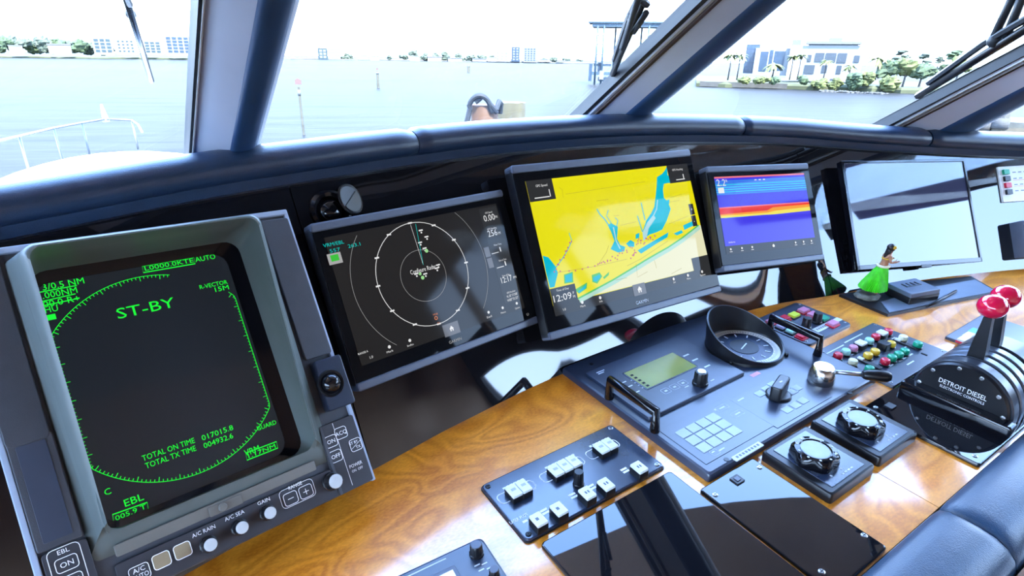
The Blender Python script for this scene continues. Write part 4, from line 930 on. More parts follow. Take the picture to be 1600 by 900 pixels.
for pts in ([(735, 112), (742, 185), (722, 190), (718, 215), (722, 250), (740, 270), (752, 300), (735, 350), (715, 390), (690, 402), (660, 412), (640, 425), (628, 400), (645, 350), (665, 320), (680, 290), (686, 240), (690, 200), (692, 160), (715, 145), (728, 128)],
            [(475, 370), (490, 362), (520, 378), (516, 430), (530, 458), (552, 466), (548, 486), (520, 491), (488, 476), (505, 440), (490, 400)], [(190, 505), (215, 512), (245, 550), (257, 580), (242, 642), (222, 646), (205, 580)],
            [(288, 592), (318, 582), (318, 618), (290, 622)], [(412, 600), (440, 586), (444, 600), (426, 620), (412, 616)], [(343, 664), (382, 630), (378, 648), (352, 668)], [(556, 452), (575, 436), (592, 446), (592, 466), (568, 466)], [(598, 412), (614, 404), (614, 426), (598, 432)],
            [(606, 482), (650, 456), (742, 402), (738, 424), (690, 452), (622, 496)], [(765, 408), (800, 392), (806, 404), (780, 416)], [(806, 372), (862, 346), (866, 366), (812, 392)], [(734, 262), (746, 258), (746, 275), (736, 290), (730, 285)], [(694, 112+60), (748, 150), (750, 186), (700, 186)]):
    mb = MB(); mb.flat(clipm(zz(pts)), .0014); mb.build('chart_bay', S_sea, s2, smooth=0)
for pts, w in (([(478, 368), (462, 345), (440, 322), (428, 300)], .004), ([(492, 364), (470, 330), (478, 305)], .003), ([(514, 378), (520, 350), (508, 338)], .003), ([(628, 400), (612, 350), (606, 330)], .004), ([(640, 350), (630, 310), (622, 272)], .004), ([(245, 560), (275, 520), (300, 480), (318, 440), (306, 405)], .0025)):
    mb = MB(); mb.stroke(zz(pts), w, .0014); mb.build('chart_creek', S_sea, s2, smooth=0)
mb = MB(); mb.flat(zz([(632, 440), (628, 405), (648, 360), (676, 325), (686, 340), (655, 385), (645, 430)]), .0016); mb.build('chart_channel', S_bay, s2, smooth=0)
mb = MB(); mb.stroke(zz([(694, 260), (690, 300), (676, 330)]), .004, .0016); mb.build('chart_channel', S_bay, s2, smooth=0)
mb = MB(); mb.stroke(zz([(500, 380), (512, 440), (530, 475)]), .005, .0016); mb.build('chart_channel', S_bay, s2, smooth=0)
mb = MB()
for pts in ([(262, 205), (275, 215), (280, 250)], [(290, 235), (420, 215), (640, 180)], [(530, 372), (600, 356)], [(425, 265), (478, 258)], [(500, 330), (525, 328)], [(250, 580), (420, 552), (560, 520)], [(430, 550), (470, 490), (480, 460)], [(560, 550), (620, 520), (740, 440)], [(140, 275), (155, 262)], [(750, 250), (800, 235)], [(745, 270), (790, 262)], [(745, 365), (830, 330)], [(600, 540), (606, 600), (650, 575)], [(680, 525), (690, 560)], [(510, 612), (560, 602)], [(755, 585), (800, 560)]): mb.stroke(zz(pts), .0010, .0016)
mb.build('chart_ink', S_ink, s2, smooth=0)
mb = MB(); rn = random.Random(3)
for a, b, n in (((245, 575), (318, 430), 12), ((270, 580), (540, 515), 9), ((430, 545), (700, 410), 26), ((580, 510), (600, 480), 8), ((600, 440), (680, 430), 8)):
    for i in range(n):
        f = i/n; x, y = zz([(a[0]+(b[0]-a[0])*f+rn.uniform(-8, 8), a[1]+(b[1]-a[1])*f+rn.uniform(-7, 7))])[0]; mb.disc(x, y, .0028, .0018, 6)
mb.build('chart_mark', S_mag, s2, smooth=0)
for r4 in ((-.341, -.246, .145, .2075), (.243, .346, .145, .2075), (-.341, -.248, -.194, -.113), (.262, .346, -.165, -.120), (.307, .330, .027, .065), (.307, .330, -.014, .024)):
    mb = MB(); mb.rect(*r4, .0019); mb.build('data_box', S_panel, s2, smooth=0)
mb = MB(); mb.rect(-.027, .027, -.196, -.160, .0012); mb.build('screen_key', S_key, s2, smooth=0)
mb = MB()
mb.text('GPS Speed', -.288, .190, .007, .0022, w=.042); mb.rect(-.322, -.268, .153, .156, .0022); mb.rect(-.266, -.263, .154, .176, .0022); mb.text('GPS Heading', .292, .190, .007, .0022, w=.052); mb.rect(.275, .318, .153, .156, .0022); mb.rect(.312, .316, .154, .172, .0022)
mb.text('Time of Day', -.296, -.122, .006, .0022, w=.046); mb.text('12:09', -.302, -.144, .020, .0022, w=.066); mb.text('P', -.260, -.139, .008, .0022); mb.text('M', -.260, -.150, .008, .0022)
mb.text('1.0', -.305, -.180, .007, .0022); mb.text('Mark', -.236, -.184, .006, .0022, w=.02); mb.text('Info', -.165, -.184, .006, .0022); mb.text('Sail', .158, -.184, .006, .0022); mb.text('Menu', .228, -.184, .006, .0022); mb.text('Options', .300, -.184, .006, .0022)
for x in (-.236, -.165, .158, .228, .300): mb.disc(x, -.173, .005, .0022, 10)
mb.text('+', .318, .046, .012, .0022); mb.text('-', .318, .005, .012, .0022)
x, y = 0, -.178; mb.flat([(x-.010, y-.001), (x, y+.010), (x+.010, y-.001), (x+.007, y-.001), (x+.007, y-.010), (x+.002, y-.010), (x+.002, y-.003), (x-.002, y-.003), (x-.002, y-.010), (x-.007, y-.010), (x-.007, y-.001)], .0022)
mb.build('lettering', S_white, s2, smooth=0)
mb = MB(); mb.text('GARMIN', .0, -.218, .011, .0012, w=.055); mb.build('maker_print', M_tag, d2, smooth=0)

# echo sounder display
S_blue = screen('sounder_blue', (.058, .042, .84)); S_redl = screen('sounder_red', (.85, .03, .01)); S_pinkl = screen('sounder_pink', (.90, .20, .25)); S_oran = screen('sounder_orange', (.95, .35, .01)); S_yel = screen('sounder_yellow', (.9, .8, .08)); S_cy = screen('sounder_cyan', (.02, .60, .85)); S_cy2 = screen('sounder_mid_blue', (.04, .25, .85))
d3, s3 = display('echo_sounder', 'small flat display with a blue and red echo sounder picture', 'display', G3, .4836, .371, -.216, .212, -.127, .147, S_panel, bar=.022)
mb = MB(); mb.rect(-.216, .212, -.098, .147, .0009); mb.build('water_column', S_blue, s3, smooth=0)
mb = MB(); mb.rect(-.216, .212, .141, .147, .0012); mb.rect(-.216, .212, .034, .0385, .0012); mb.build('surface_line', S_pinkl, s3, smooth=0)
mb = MB(); rn = random.Random(8)
for i in range(7): y = .082+.0075*i; mb.rect(-.216, .212, y, y+.0058, .0011)
mb.build('echo_band', S_cy2, s3, smooth=0)
mb = MB()
for i in range(4): y = .088+.0085*i+.002; mb.rect(-.216, .212, y, y+.0035, .0013)
for i in range(9): x = -.2+.012*i; mb.rect(x, x+.012, .000, .004+rn.uniform(0, .004), .0013)
mb.build('echo_streak', S_cy, s3, smooth=0)
mb = MB(); mb.flat([(-.216, .034), (.212, .034), (.212, .022), (.03, .017), (-.216, .012)], .0012); mb.build('bottom_echo', S_redl, s3, smooth=0)
mb = MB(); mb.flat([(-.216, .014), (-.0, .016), (.03, .026), (.212, .028), (.212, .012), (.03, .008), (-.216, .006)], .0014); mb.build('bottom_echo_edge', S_oran, s3, smooth=0)
mb = MB(); mb.flat([(-.216, .009), (0, .008), (.04, .013), (.212, .018), (.212, .004), (.03, .000), (-.02, .001), (-.216, .001)], .0016); mb.build('bottom_echo_fringe', S_yel, s3, smooth=0)
mb = MB(); mb.text('2.2', -.190, .126, .024, .0022, w=.040); mb.text('ft', -.165, .132, .010, .0022); mb.rect(-.208, -.182, .088, .108, .0022); mb.text('500kHz', -.185, -.086, .005, .0022, w=.03)
for x in (-.195, -.145, -.098, .11, .15, .19): mb.disc(x, -.110, .004, .0022, 8); mb.rect(x-.006, x+.006, -.120, -.118, .0022)
x, y = 0.002, -.112; mb.flat([(x-.006, y), (x, y+.006), (x+.006, y), (x+.004, y-.006), (x-.004, y-.006)], .0022)
for x in (-.03, -.01, .01): mb.rect(x-.006, x+.004, .128, .132, .0022)
mb.build('lettering', S_white, s3, smooth=0)

# television
tv = thing('television', 'switched-off flat television with a bright glossy screen at the right of the dash', 'television', TV)
tw, thh = .604, .427
mb = MB(); mb.plate(0, 0, tw, thh, -.022, -.003, .004, .003); mb.build('case', M_black_gloss, tv)
mb = MB(); a, b = tw/2, thh/2; e = .013
for (x0, x1, y0, y1) in ((-a, a, b-e*.8, b), (-a, a, -b, -b+e*1.3), (-a, -a+e, -b, b), (a-e*.7, a, -b, b)): mb.plate((x0+x1)/2, (y0+y1)/2, x1-x0, y1-y0, -.006, .003, .001, .001)
mb.build('bezel', M_black_gloss, tv)
M_tv = mat('television_glass', (.03, .03, .06), .03, 0, 1.72, var=0)
mb = MB(); mb.rect(-a+e, a-e*.7, -b+e*1.3, b-e*.8, -.001); mb.build('screen', M_tv, tv, smooth=0)
mb = MB(); mb.plate(.02, -b-.002, .05, .012, -.02, .004, .003, .001); mb.build('sensor', M_black, tv)
mb = MB(); mb.box(-.05, .05, -.08, .08, -.07, -.02); mb.build('bracket', M_black, tv)
# ================================================================== on the console
def cthing(name, label, cat, x, y, z=0.0, group=None, yaw=0.0): return thing(name, label, cat, flat_frame(x, y, z, yaw), group)
def screw(parent, x, y, z, r=.0055, m=M_screw):
    mb = MB(); mb.lathe([(r, z), (r, z+.0012), (r*.7, z+.0022)], x, y, 12); s_ = mb.build('screw', m, parent)
    mb = MB(); mb.rect(x-r*.7, x+r*.7, y-r*.12, y+r*.12, z+.0024); mb.rect(x-r*.12, x+r*.12, y-r*.7, y+r*.7, z+.0024); mb.build('slot', M_seam, s_, smooth=0)
# ---- autopilot panel
ap = cthing('autopilot_panel', 'large blue-grey steering panel with a display, keypads and grab handles', 'control panel', 0, 0)
x0, x1, y0, y1 = .935, 1.655, .648, 1.211; TZ = .022
mb = MB(); mb.plate((x0+x1)/2, (y0+y1)/2, x1-x0, y1-y0, 0, TZ, .008, .008); mb.build('base_plate', M_panel, ap)
k_ = 1-TZ
def pz(px, py, z): return P(px, py, z)
mb = MB(); mb.plate(1.157, 1.003, .385, .264, TZ-.002, TZ+.010, .005, .003); dm = mb.build('display_module', M_panel, ap)
mb = MB(); mb.plate(1.155, 1.018, .212, .103, TZ+.008, TZ+.0115, .004, .001); lf = mb.build('display_frame', M_panel_gloss, dm)
M_lcd = mat('olive_liquid_crystal', (.27, .30, .09), .12, 0, 1.5, var=.15, vscale=8)
mb = MB(); mb.rect(1.054, 1.256, .970, 1.066, TZ+.0118); mb.build('display_glass', M_lcd, dm, smooth=0)
mb = MB()
for i in range(5): mb.rect(1.060, 1.070, .976+.016*i, .984+.016*i, TZ+.012)
mb.build('display_digits', M_seam, dm, smooth=0)
knob(ap, 1.196, .905, .021, .040, z=TZ+.010, cap=M_alu, rc=.6)
pm = MB(); zt = TZ+.0104
for (x, y, w) in ((.99, 1.112, .03), (.99, 1.104, .022), (1.045, .98, .008), (1.045, .995, .008), (1.045, 1.01, .008), (1.045, 1.025, .008)): pm.rect(x, x+w, y, y+.004, zt)
for i in range(3):
    pm.stroke([(1.09+.034*i+a, .934+b) for a, b in round_rect(.026, .022, .005, 3)], .0010, zt, closed=True); pm.rect(1.085+.034*i, 1.095+.034*i, .931, .937, zt)
for i, (px, py) in enumerate(((1072, 555), (1086, 562), (1105, 572))):
    x, y = P(px, py, zt); pm.rect(x-.012, x+.012, y-.003, y+.003, zt)
for i, (px, py) in enumerate(((975, 597), (985, 603), (996, 612))): x, y = P(px, py, zt); pm.rect(x-.008, x+.008, y-.002, y+.002, zt)
for px, py in ((1073, 604), (1113, 594)): x, y = P(px, py, zt); pm.rect(x-.008, x+.008, y-.002, y+.002, zt)
pm.build('lettering', M_tag, dm, smooth=0)
# key field
mb = MB(); mb.plate(1.088, .752, .262, .150, TZ-.002, TZ+.0012, .003, .0005); kf = mb.build('key_field', M_panel, ap)
kx0, kx1, ky0, ky1 = 1.003*k_, 1.155*k_, .720*k_, .820*k_
for j in range(3):
    for i in range(4):
        kw, kh = (kx1-kx0)/4, (ky1-ky0)/3
        mb = MB(); mb.plate(kx0+kw*(i+.5), ky0+kh*(j+.5), kw*.90, kh*.88, TZ, TZ+.003, .001, .0006); mb.build('key', M_key, kf)
pm = MB(); zt = TZ+.0016
for x, y, w in ((1.155, .800, .02), (1.168, .760, .02), (1.02, .690, .02), (1.0, .695, .01)): pm.rect(x, x+w, y, y+.004, zt)
pm.stroke([(1.007+a, .694+b) for a, b in round_rect(.022, .018, .003, 3)], .0008, zt, closed=True); pm.stroke([(1.165+a, .802+b) for a, b in round_rect(.040, .018, .003, 3)], .0008, zt, closed=True); pm.stroke([(1.178+a, .762+b) for a, b in round_rect(.040, .018, .003, 3)], .0008, zt, closed=True)
pm.disc(1.142, .806, .003, zt, 10); pm.build('lettering', M_tag, kf, smooth=0)
# rotary field
mb = MB(); mb.plate(1.332, .740, .242, .150, TZ-.002, TZ+.0014, .003, .0005); rf = mb.build('rotary_field', M_panel, ap)
for x, y in ((1.332, .802), (1.369, .806), (1.402, .810), (1.328, .714), (1.364, .713), (1.400, .714), (1.415, .757), (1.44, .76)):
    mb = MB(); mb.plate(x*k_, y*k_, .028, .022, TZ, TZ+.003, .001, .0006); mb.build('key', M_key, rf)
rk = MB(); rx, ry = 1.338, .752
rk.lathe([(.034, TZ+.001), (.034, TZ+.006), (.030, TZ+.008)], rx, ry, 28)
rk.plate(rx, ry, .082, .030, TZ+.006, TZ+.046, .008, .004, rot=rad(18)); ro = rk.build('rotary_knob', M_black, rf)
mb = MB(); mb.rect(rx-.006, rx+.006, ry-.002, ry+.002, TZ+.0463); mb.build('pointer', M_tag, rf, smooth=0)
pm = MB(); pm.rect(1.225, 1.250, .795, .800, zt); pm.rect(1.42, 1.44, .79, .794, zt); pm.build('lettering', M_tag, rf, smooth=0)
mb = MB(); x, y = P(1180, 585, TZ); mb.rect(x-.018, x+.018, y-.007, y+.007, TZ+.0004); mb.build('pink_label', M_pink, ap, smooth=0)
mb = MB(); mb.plate(1.076, .652+.0, .102, .017, TZ-.001, TZ+.0018, .001, .0004); mb.M = None; npl = mb.build('name_plate', M_tag, ap)
mb = MB()
for i in range(8): mb.rect(1.034+.011*i, 1.041+.011*i, .649, .656, TZ+.0021)
mb.build('plate_marks', M_slate, npl, smooth=0)
for px, py in ((924, 569), (1135, 718), (1328, 614)): x, y = P(px, py, TZ); mb = MB(); mb.lathe([(.0065, TZ-.001), (.0065, TZ+.0012)], x, y, 12); mb.build('mount_screw', M_black, ap)
# grab handles
for hx, ya, yb in ((.948, 1.010, .836), (1.622, .985, .815)):
    mb = MB(); h_ = .058
    mb.tube([(hx, ya, TZ), (hx, ya, TZ+h_), (hx, yb, TZ+h_), (hx, yb, TZ)], .0135, 8); mb.build('grab_handle', M_black_gloss, ap, smooth=50)
# compass repeater with slanted hood
cxx, cyy, cr = 1.478, .972, .112
mb = MB(); mb.lathe([(cr+.008, TZ), (cr+.006, TZ+.008), (cr, TZ+.010), (cr-.004, TZ+.004)], cxx, cyy, 48, cap1=False); cp = mb.build('compass_ring', M_black, ap)
mb = MB(); mb.disc(cxx, cyy, cr-.003, TZ+.002, 48); mb.build('compass_face', M_panel_gloss, cp, smooth=0)
mb = MB(); n = 48
vs = []; fs = []
for i in range(n):
    a = 2*math.pi*i/n; vs += [(cxx+.107*math.cos(a), cyy+.107*math.sin(a), TZ+.003), (cxx+.086*math.cos(a), cyy+.086*math.sin(a), TZ+.003)]
for i in range(n): j = (i+1) % n; fs.append((2*i, 2*j, 2*j+1, 2*i+1))
mb.add(vs, fs); mb.build('compass_scale', mat('pale_compass_scale', (.75, .74, .70), .5, var=.1), cp, smooth=0)
mb = MB()
for i in range(72):
    a = rad(5*i); r0 = .090 if i % 2 else .087; mb.stroke([(cxx+r0*math.cos(a), cyy+r0*math.sin(a)), (cxx+.098*math.cos(a), cyy+.098*math.sin(a))], .0012, TZ+.0036)
mb.build('scale_ticks', M_seam, cp, smooth=0)
mb = MB()
for i in range(12):
    a = rad(30*i); mb.stroke([(cxx+.062*math.cos(a), cyy+.062*math.sin(a)), (cxx+.078*math.cos(a), cyy+.078*math.sin(a))], .004, TZ+.0032)
mb.build('face_ticks', M_tag, cp, smooth=0)
mb = MB(); mb.disc(cxx, cyy, .044, TZ+.0034, 32); hub = mb.build('compass_hub', M_black, cp, smooth=0)
mb = MB(); mb.stroke([(cxx-.022, cyy-.006), (cxx+.022, cyy+.008)], .004, TZ+.004); mb.build('needle', M_tag, cp, smooth=0)
mb = MB(); n = 56; L0 = []; L1 = []; L2 = []; L3 = []
for i in range(n):
    a = 2*math.pi*i/n; hgt = .010+.088*(0.5+0.5*math.cos(a-rad(100)))**1.25; fl = 1+.06*(hgt/.09)
    L0.append((cxx+(cr+.006)*math.cos(a), cyy+(cr+.006)*math.sin(a), TZ+.006)); L1.append((cxx+(cr+.004)*fl*math.cos(a), cyy+(cr+.004)*fl*math.sin(a), TZ+hgt))
    L2.append((cxx+(cr-.001)*fl*math.cos(a), cyy+(cr-.001)*fl*math.sin(a), TZ+hgt)); L3.append((cxx+(cr-.003)*math.cos(a), cyy+(cr-.003)*math.sin(a), TZ+.003))
mb.loops([L0, L1, L2, L3], False, False); mb.build('compass_hood', M_black, cp, smooth=40)
for a in (200, 300, 345): mb = MB(); mb.lathe([(.005, TZ), (.005, TZ+.012)], cxx+(cr+.012)*math.cos(rad(a)), cyy+(cr+.012)*math.sin(rad(a)), 10); mb.build('hood_clip', M_black, cp)
# steel hub with tiller arm
hx, hy = 1.498, .727
mb = MB(); mb.lathe([(.034, TZ), (.036, TZ+.006), (.035, TZ+.030), (.030, TZ+.046), (.026, TZ+.050)], hx, hy, 28); th_ = mb.build('tiller_hub', M_chrome, ap)
ex, ey = P(1350, 586, .055); gx, gy = P(1391, 588, .055)
mb = MB(); mb.tube([(hx+.02, hy-.008, TZ+.030), (ex, ey, TZ+.034)], .0065, 10); mb.build('tiller_arm', M_alu, th_)
dx, dy = gx-ex, gy-ey
mb = MB(); mb.tube([(ex-dx*.05, ey-dy*.05, TZ+.034), (ex+dx*.05, ey+dy*.05, TZ+.034), (ex+dx*.5, ey+dy*.5, TZ+.033), (ex+dx*.85, ey+dy*.85, TZ+.032), (gx, gy, TZ+.032), (gx+dx*.06, gy+dy*.06, TZ+.032)], [.010, .014, .017, .017, .012, .004], 14); mb.build('tiller_grip', M_black, th_, smooth=60)

# ---- switch panel with white rocker caps
sp = cthing('switch_panel', 'glossy dark switch panel with white illuminated push buttons', 'control panel', .687, .836)
ZS = .009
mb = MB(); mb.plate(0, 0, .400, .192, 0, ZS, .010, .003); mb.build('base_plate', M_panel_gloss, sp)
mb = MB(); mb.plate(0, 0, .404, .196, 0, .004, .011, .001); mb.build('gasket', M_black, sp)
for sx in (-1, 1):
    for sy in (-1, 1): screw(sp, sx*.187, sy*.083, ZS, .0065, M_black if sx < 0 else M_screw)
def cap_button(parent, x, y, w, h, z=ZS, top=.030, m=M_cap):
    mb = MB(); mb.plate(x, y, w, h, z-.001, top-.006, .002, .001); b = mb.build('button', M_black, parent)
    mb = MB(); mb.plate(x, y, w*.96, h*.96, top-.006, top, .002, .002); c = mb.build('button_cap', m, b)
    return b
mk = MB()
for cx, n in ((.546, 2), (.677, 3), (.803, 2)):
    for i in range(n):
        x = cx+(i-(n-1)/2)*.0268-.687; b = cap_button(sp, x, .859-.836, .0262, .040)
        m2 = MB(); m2.rect(x-.006, x+.006, .020, .028, .0303); m2.build('cap_mark', mat('faint_cap_mark', (.42, .44, .44), .5) if i == 0 and cx < .6 else bpy.data.materials['faint_cap_mark'], b, smooth=0)
    w = n*.0268
    mk.stroke([(cx-.687+a, .868-.836+b) for a, b in round_rect(w+.042, .030, .010, 4)], .0022, ZS+.0004, closed=True)
    mk.text('PLOT' if False else '', 0, 0, .001, 0) if False else None
    for k in range(n*3): mk.rect(cx-.687-w*.4+k*.010, cx-.687-w*.4+k*.010+.007, .0545, .0605, ZS+.0004)
for i, (x, y, bars) in enumerate(((.529, .757, 1), (.582, .756, 1), (.662, .758, 2), (.714, .755, 2), (.814, .753, 2))):
    b = cap_button(sp, x-.687, y-.836, .028, .036, top=.034)
    m2 = MB()
    for k in range(bars): m2.rect(x-.687-.006+.007*k-.001*(bars == 1), x-.687-.002+.007*k+.002*(bars == 1), y-.836-.004, y-.836+.004, .0343)
    m2.build('cap_mark', M_slate, b, smooth=0)
    if i: 
        for k in range(2): mk.rect(x-.687-.026, x-.687-.008, y-.836+.030-.009*k, y-.836+.036-.009*k, ZS+.0004)
mk.text('LASER PLOT', .497-.687+.01, .800-.836, .0085, ZS+.0004, w=.046); mk.rect(.508-.687, .520-.687, .783-.836, .789-.836, ZS+.0004)
mk.build('lettering', M_white, sp, smooth=0)
knob(sp, .676-.687, .806-.836, .0125, .040, z=ZS, cap=None)

# ---- black acrylic covers
pa = cthing('acrylic_cover', 'wide mirror-black acrylic cover panel in front of the switch panel', 'cover panel', 0, 0)
mb = MB(); a = [(.507, .7205), (.884, .7205), (.884, .33), (.507, .33)]; mb.plate((.507+.884)/2, (.7205+.33)/2, .377, .3905, 0, .010, .008, .003); mb.build('cover', M_plexi, pa)
pb = cthing('acrylic_cover', 'narrow mirror-black acrylic cover with corner screws beside the armrest', 'cover panel', .986, .4805)
mb = MB(); mb.plate(0, 0, .186, .318, 0, .011, .006, .003); mb.build('cover', M_plexi, pb)
for x, y in ((-.078, .128), (.078, .128), (.082, -.118), (-.070, -.120)): screw(pb, x, y, .011, .0065)
mb = MB(); mb.plate(.0, .130, .026, .024, .010, .0145, .002, .001); lt = mb.build('latch', M_black, pb)
mb = MB(); mb.plate(.0, .130, .013, .012, .0144, .0165, .001, .0005); mb.build('latch_button', M_slate, lt)
# ---- two square dial controls
def dial_control(label, x, y):
    t = cthing('dial_control', label, 'dial control', x, y, 0, 'square dial controls')
    mb = MB(); mb.plate(0, 0, .178, .178, 0, .026, .008, .006); mb.build('base', M_black, t)
    mb = MB(); mb.plate(.0, 0, .130, .150, .0255, .0275, .002, .0006); mb.build('face_plate', M_panel_gloss, t)
    mb = MB(); n = 60; L = []
    for r, z in ((.050, .0275), (.052, .033), (.050, .050), (.046, .056), (.036, .057), (.034, .053)):
        L.append([(-.014+r*(1+(.055 if z < .054 else .0)*math.cos(6*2*math.pi*i/n))*math.cos(2*math.pi*i/n), .003+r*(1+(.055 if z < .054 else .0)*math.cos(6*2*math.pi*i/n))*math.sin(2*math.pi*i/n), z) for i in range(n)])
    mb.loops(L); k = mb.build('dial_ring', M_black_gloss, t, smooth=40)
    mb = MB(); mb.lathe([(.033, .050), (.033, .0545), (.031, .055)], -.014, .003, 32); mb.build('dial_cap', M_key, k)
    mb = MB()
    for i in range(10):
        a = rad(36*i+10); mb.disc(-.014+.041*math.cos(a), .003+.041*math.sin(a), .0028, .0573, 8)
    mb.disc(-.014+.060*math.cos(rad(250)), .003+.060*math.sin(rad(250)), .003, .0279, 8); mb.disc(-.014+.060*math.cos(rad(290)), .003+.060*math.sin(rad(290)), .003, .0279, 8)
    mb.stroke([(.050+.010*math.cos(rad(12*i)), .022+.008*math.sin(rad(12*i))) for i in range(30)], .0012, .0279, closed=True)
    for k2 in range(4): mb.rect(-.01+.012*k2, -.002+.012*k2, -.066, -.062, .0279)
    mb.build('dial_marks', M_tag, t, smooth=0)
dial_control('square black dial control nearer the acrylic cover', 1.190, .543); dial_control('square black dial control nearer the throttle', 1.394, .546)

# ---- button panel with square lamps
b1 = cthing('lamp_panel', 'grey panel of square coloured lamp buttons beside the compass hood', 'control panel', 1.803, .980)
mb = MB(); mb.plate(0, 0, .250, .210, 0, .009, .018, .003); mb.build('base_plate', M_panel, b1)
for px, py, m in ((1206, 500, M_pink), (1226, 495, M_red), (1241, 490, M_lime), (1256, 482.5, M_pink), (1271, 489, M_pink), (1287, 495, M_green), (1302, 503, M_pink), (1223, 507, M_lilac), (1238, 514, M_mint), (1254, 522, M_red)):
    x, y = P(px, py, .022); x -= 1.803; y -= .980
    mb = MB(); mb.plate(x, y, .042, .032, .008, .014, .002, .001); b = mb.build('button', M_red if m in (M_pink, M_red) else M_black, b1)
    mb = MB(); mb.plate(x, y, .036, .026, .013, .022, .002, .002); mb.build('button_cap', m, b)
for px, py in ((1259, 512), (1276, 504)):
    x, y = P(px, py, .009); knob(b1, x-1.803, y-.980, .016, .038, z=.009, cap=None)
mb = MB(); mb.plate(.020, -.062, .092, .024, .008, .0105, .001, .0004); t_ = mb.build('label_plate', M_tag, b1)
mb = MB()
for i in range(7): mb.rect(-.016+.011*i, -.009+.011*i, -.066, -.058, .0108)
mb.build('label_marks', M_hoodstrip, t_, smooth=0)
mb = MB(); mb.plate(.104, -.060, .040, .020, .008, .0105, .001, .0004); mb.build('label_plate', M_tag, b1); mb = MB(); mb.plate(-.056, -.080, .022, .014, .008, .0105, .001, .0004); mb.build('label_plate', M_tag, b1)
for x, y in ((-.110, .085), (.112, .085), (-.11, -.085), (.112, -.085)): screw(b1, x, y, .009, .004)
# ---- panel of round buttons
b2 = cthing('round_button_panel', 'blue-grey panel of round red, green, yellow and cream buttons', 'control panel', 1.826, .722)
mb = MB(); mb.plate(0, 0, .330, .236, 0, .010, .004, .003); mb.build('base_plate', M_panel, b2)
for px, py, m in ((1310, 553, M_red), (1322.5, 547, M_mint), (1334, 541.5, M_pink), (1359, 530, M_mint), (1369, 524, M_red), (1388.5, 515.5, M_red), (1333.5, 563, M_cream), (1357, 553, M_yellow), (1368, 547, M_yellow), (1393, 535, M_yellow), (1412, 525.5, M_cream), (1359.5, 574, M_green), (1384, 562, M_red), (1394.5, 556.5, M_green), (1405, 551.5, M_green), (1414.5, 546.5, M_green), (1435, 535.5, M_green)):
    x, y = P(px, py, .028); x -= 1.826; y -= .722
    mb = MB(); mb.lathe([(.0150, .009), (.0150, .014), (.013, .015)], x, y, 18); b = mb.build('button', M_black, b2)
    mb = MB(); mb.lathe([(.0120, .014), (.0135, .018), (.0135, .026), (.0115, .030), (.006, .0315)], x, y, 18); mb.build('button_cap', m, b)
for px, py in ((1345.5, 535), (1378.5, 519)):
    x, y = P(px, py, .030); x -= 1.826; y -= .722
    mb = MB(); mb.plate(x, y, .030, .030, .009, .027, .002, .001); b = mb.build('guarded_switch', M_black, b2); mb = MB(); mb.plate(x, y, .030, .026, .026, .032, .002, .001); mb.build('guard', M_cap, b)
x, y = P(1380, 543, .015); mb = MB(); mb.plate(x-1.826, y-.722, .030, .030, .009, .034, .004, .002); mb.build('selector', M_black, b2)
for px, py in ((1357, 567), (1415, 537)):
    x, y = P(px, py, .014); x -= 1.826; y -= .722; mb = MB(); mb.plate(x, y, .018, .075, .009, .016, .003, .002); b = mb.build('rocker', M_black, b2); mb = MB(); mb.plate(x, y+.024, .014, .018, .015, .020, .002, .001); mb.build('rocker_tip', M_cap, b)
pm = MB()
for x0, x1, y in ((-.155, -.06, .088), (-.045, .060, .094), (-.08, -.05, -.060), (-.02, .06, -.062), (-.02, .02, -.085), (.075, .10, -.03), (.115, .14, -.055), (.10, .12, .02), (-.10, -.07, .04)): pm.rect(x0, x1, y, y+.0045, .0104)
pm.build('lettering', M_tag, b2, smooth=0)
mb = MB(); mb.plate(.085, -.082, .006, .018, .009, .0115, .001, .0003); mb.build('mark', M_seam, b2)
for x, y in ((-.152, .104), (.152, .104), (-.152, -.104), (.152, -.104)): screw(b2, x, y, .010, .004)
# ---- small panel behind the throttle
b3 = cthing('small_lamp_panel', 'small grey panel with red and green lamp buttons behind the throttle', 'control panel', 2.225, .565)
mb = MB(); mb.plate(0, 0, .280, .185, 0, .010, .004, .003); mb.build('base_plate', M_panel, b3)
for px, py, m, mm in ((1506, 529, M_cap, M_red), (1514, 523, M_cap, M_black), (1522, 517, M_green, M_green)):
    x, y = P(px, py, .020); x -= 2.225; y -= .565
    mb = MB(); mb.plate(x, y, .046, .026, .009, .016, .002, .001); b = mb.build('button', mm, b3); mb = MB(); mb.plate(x, y, .042, .023, .015, .022, .002, .001); mb.build('button_cap', m, b)
# ---- tray with a black box and a stylus
ty = cthing('chart_tray', 'flat pale-topped black tray on the console in front of the television', 'tray', 0, 0)
q = [(2.11, 1.040), (2.092, .842), (2.36, .770), (2.60, .700), (2.66, .84), (2.45, .935)]
q = [(2.11, 1.030), (2.092, .842), (2.36, .770), (2.60, .700), (2.68, .825), (2.45, .925)]
mb = MB(); mb.prism(q, 0, .010); mb.build('tray_base', M_black, ty)
mb = MB(); mb.prism([(2.165, .905), (2.105, .845), (2.36, .776), (2.595, .708), (2.65, .80), (2.42, .868)], .010, .0125); mb.build('tray_mat', mat('pale_blue_mat', (.16, .19, .24), .28, 0, 1.5, var=.04), ty)
bf = flat_frame(2.300, .868, .0125, -16); bx_ = thing('black_box', 'small ridged black box on the tray', 'box', bf)
mb = MB(); mb.plate(0, 0, .135, .105, 0, .042, .004, .004); mb.build('case', M_slate, bx_)
mb = MB(); mb.plate(0, 0, .137, .107, 0, .026, .004, .001); mb.build('lower_case', M_black, bx_)
mb = MB()
for i in range(4): mb.plate(-.03+.02*i, .012, .006, .026, .041, .0445, .001, .0005)
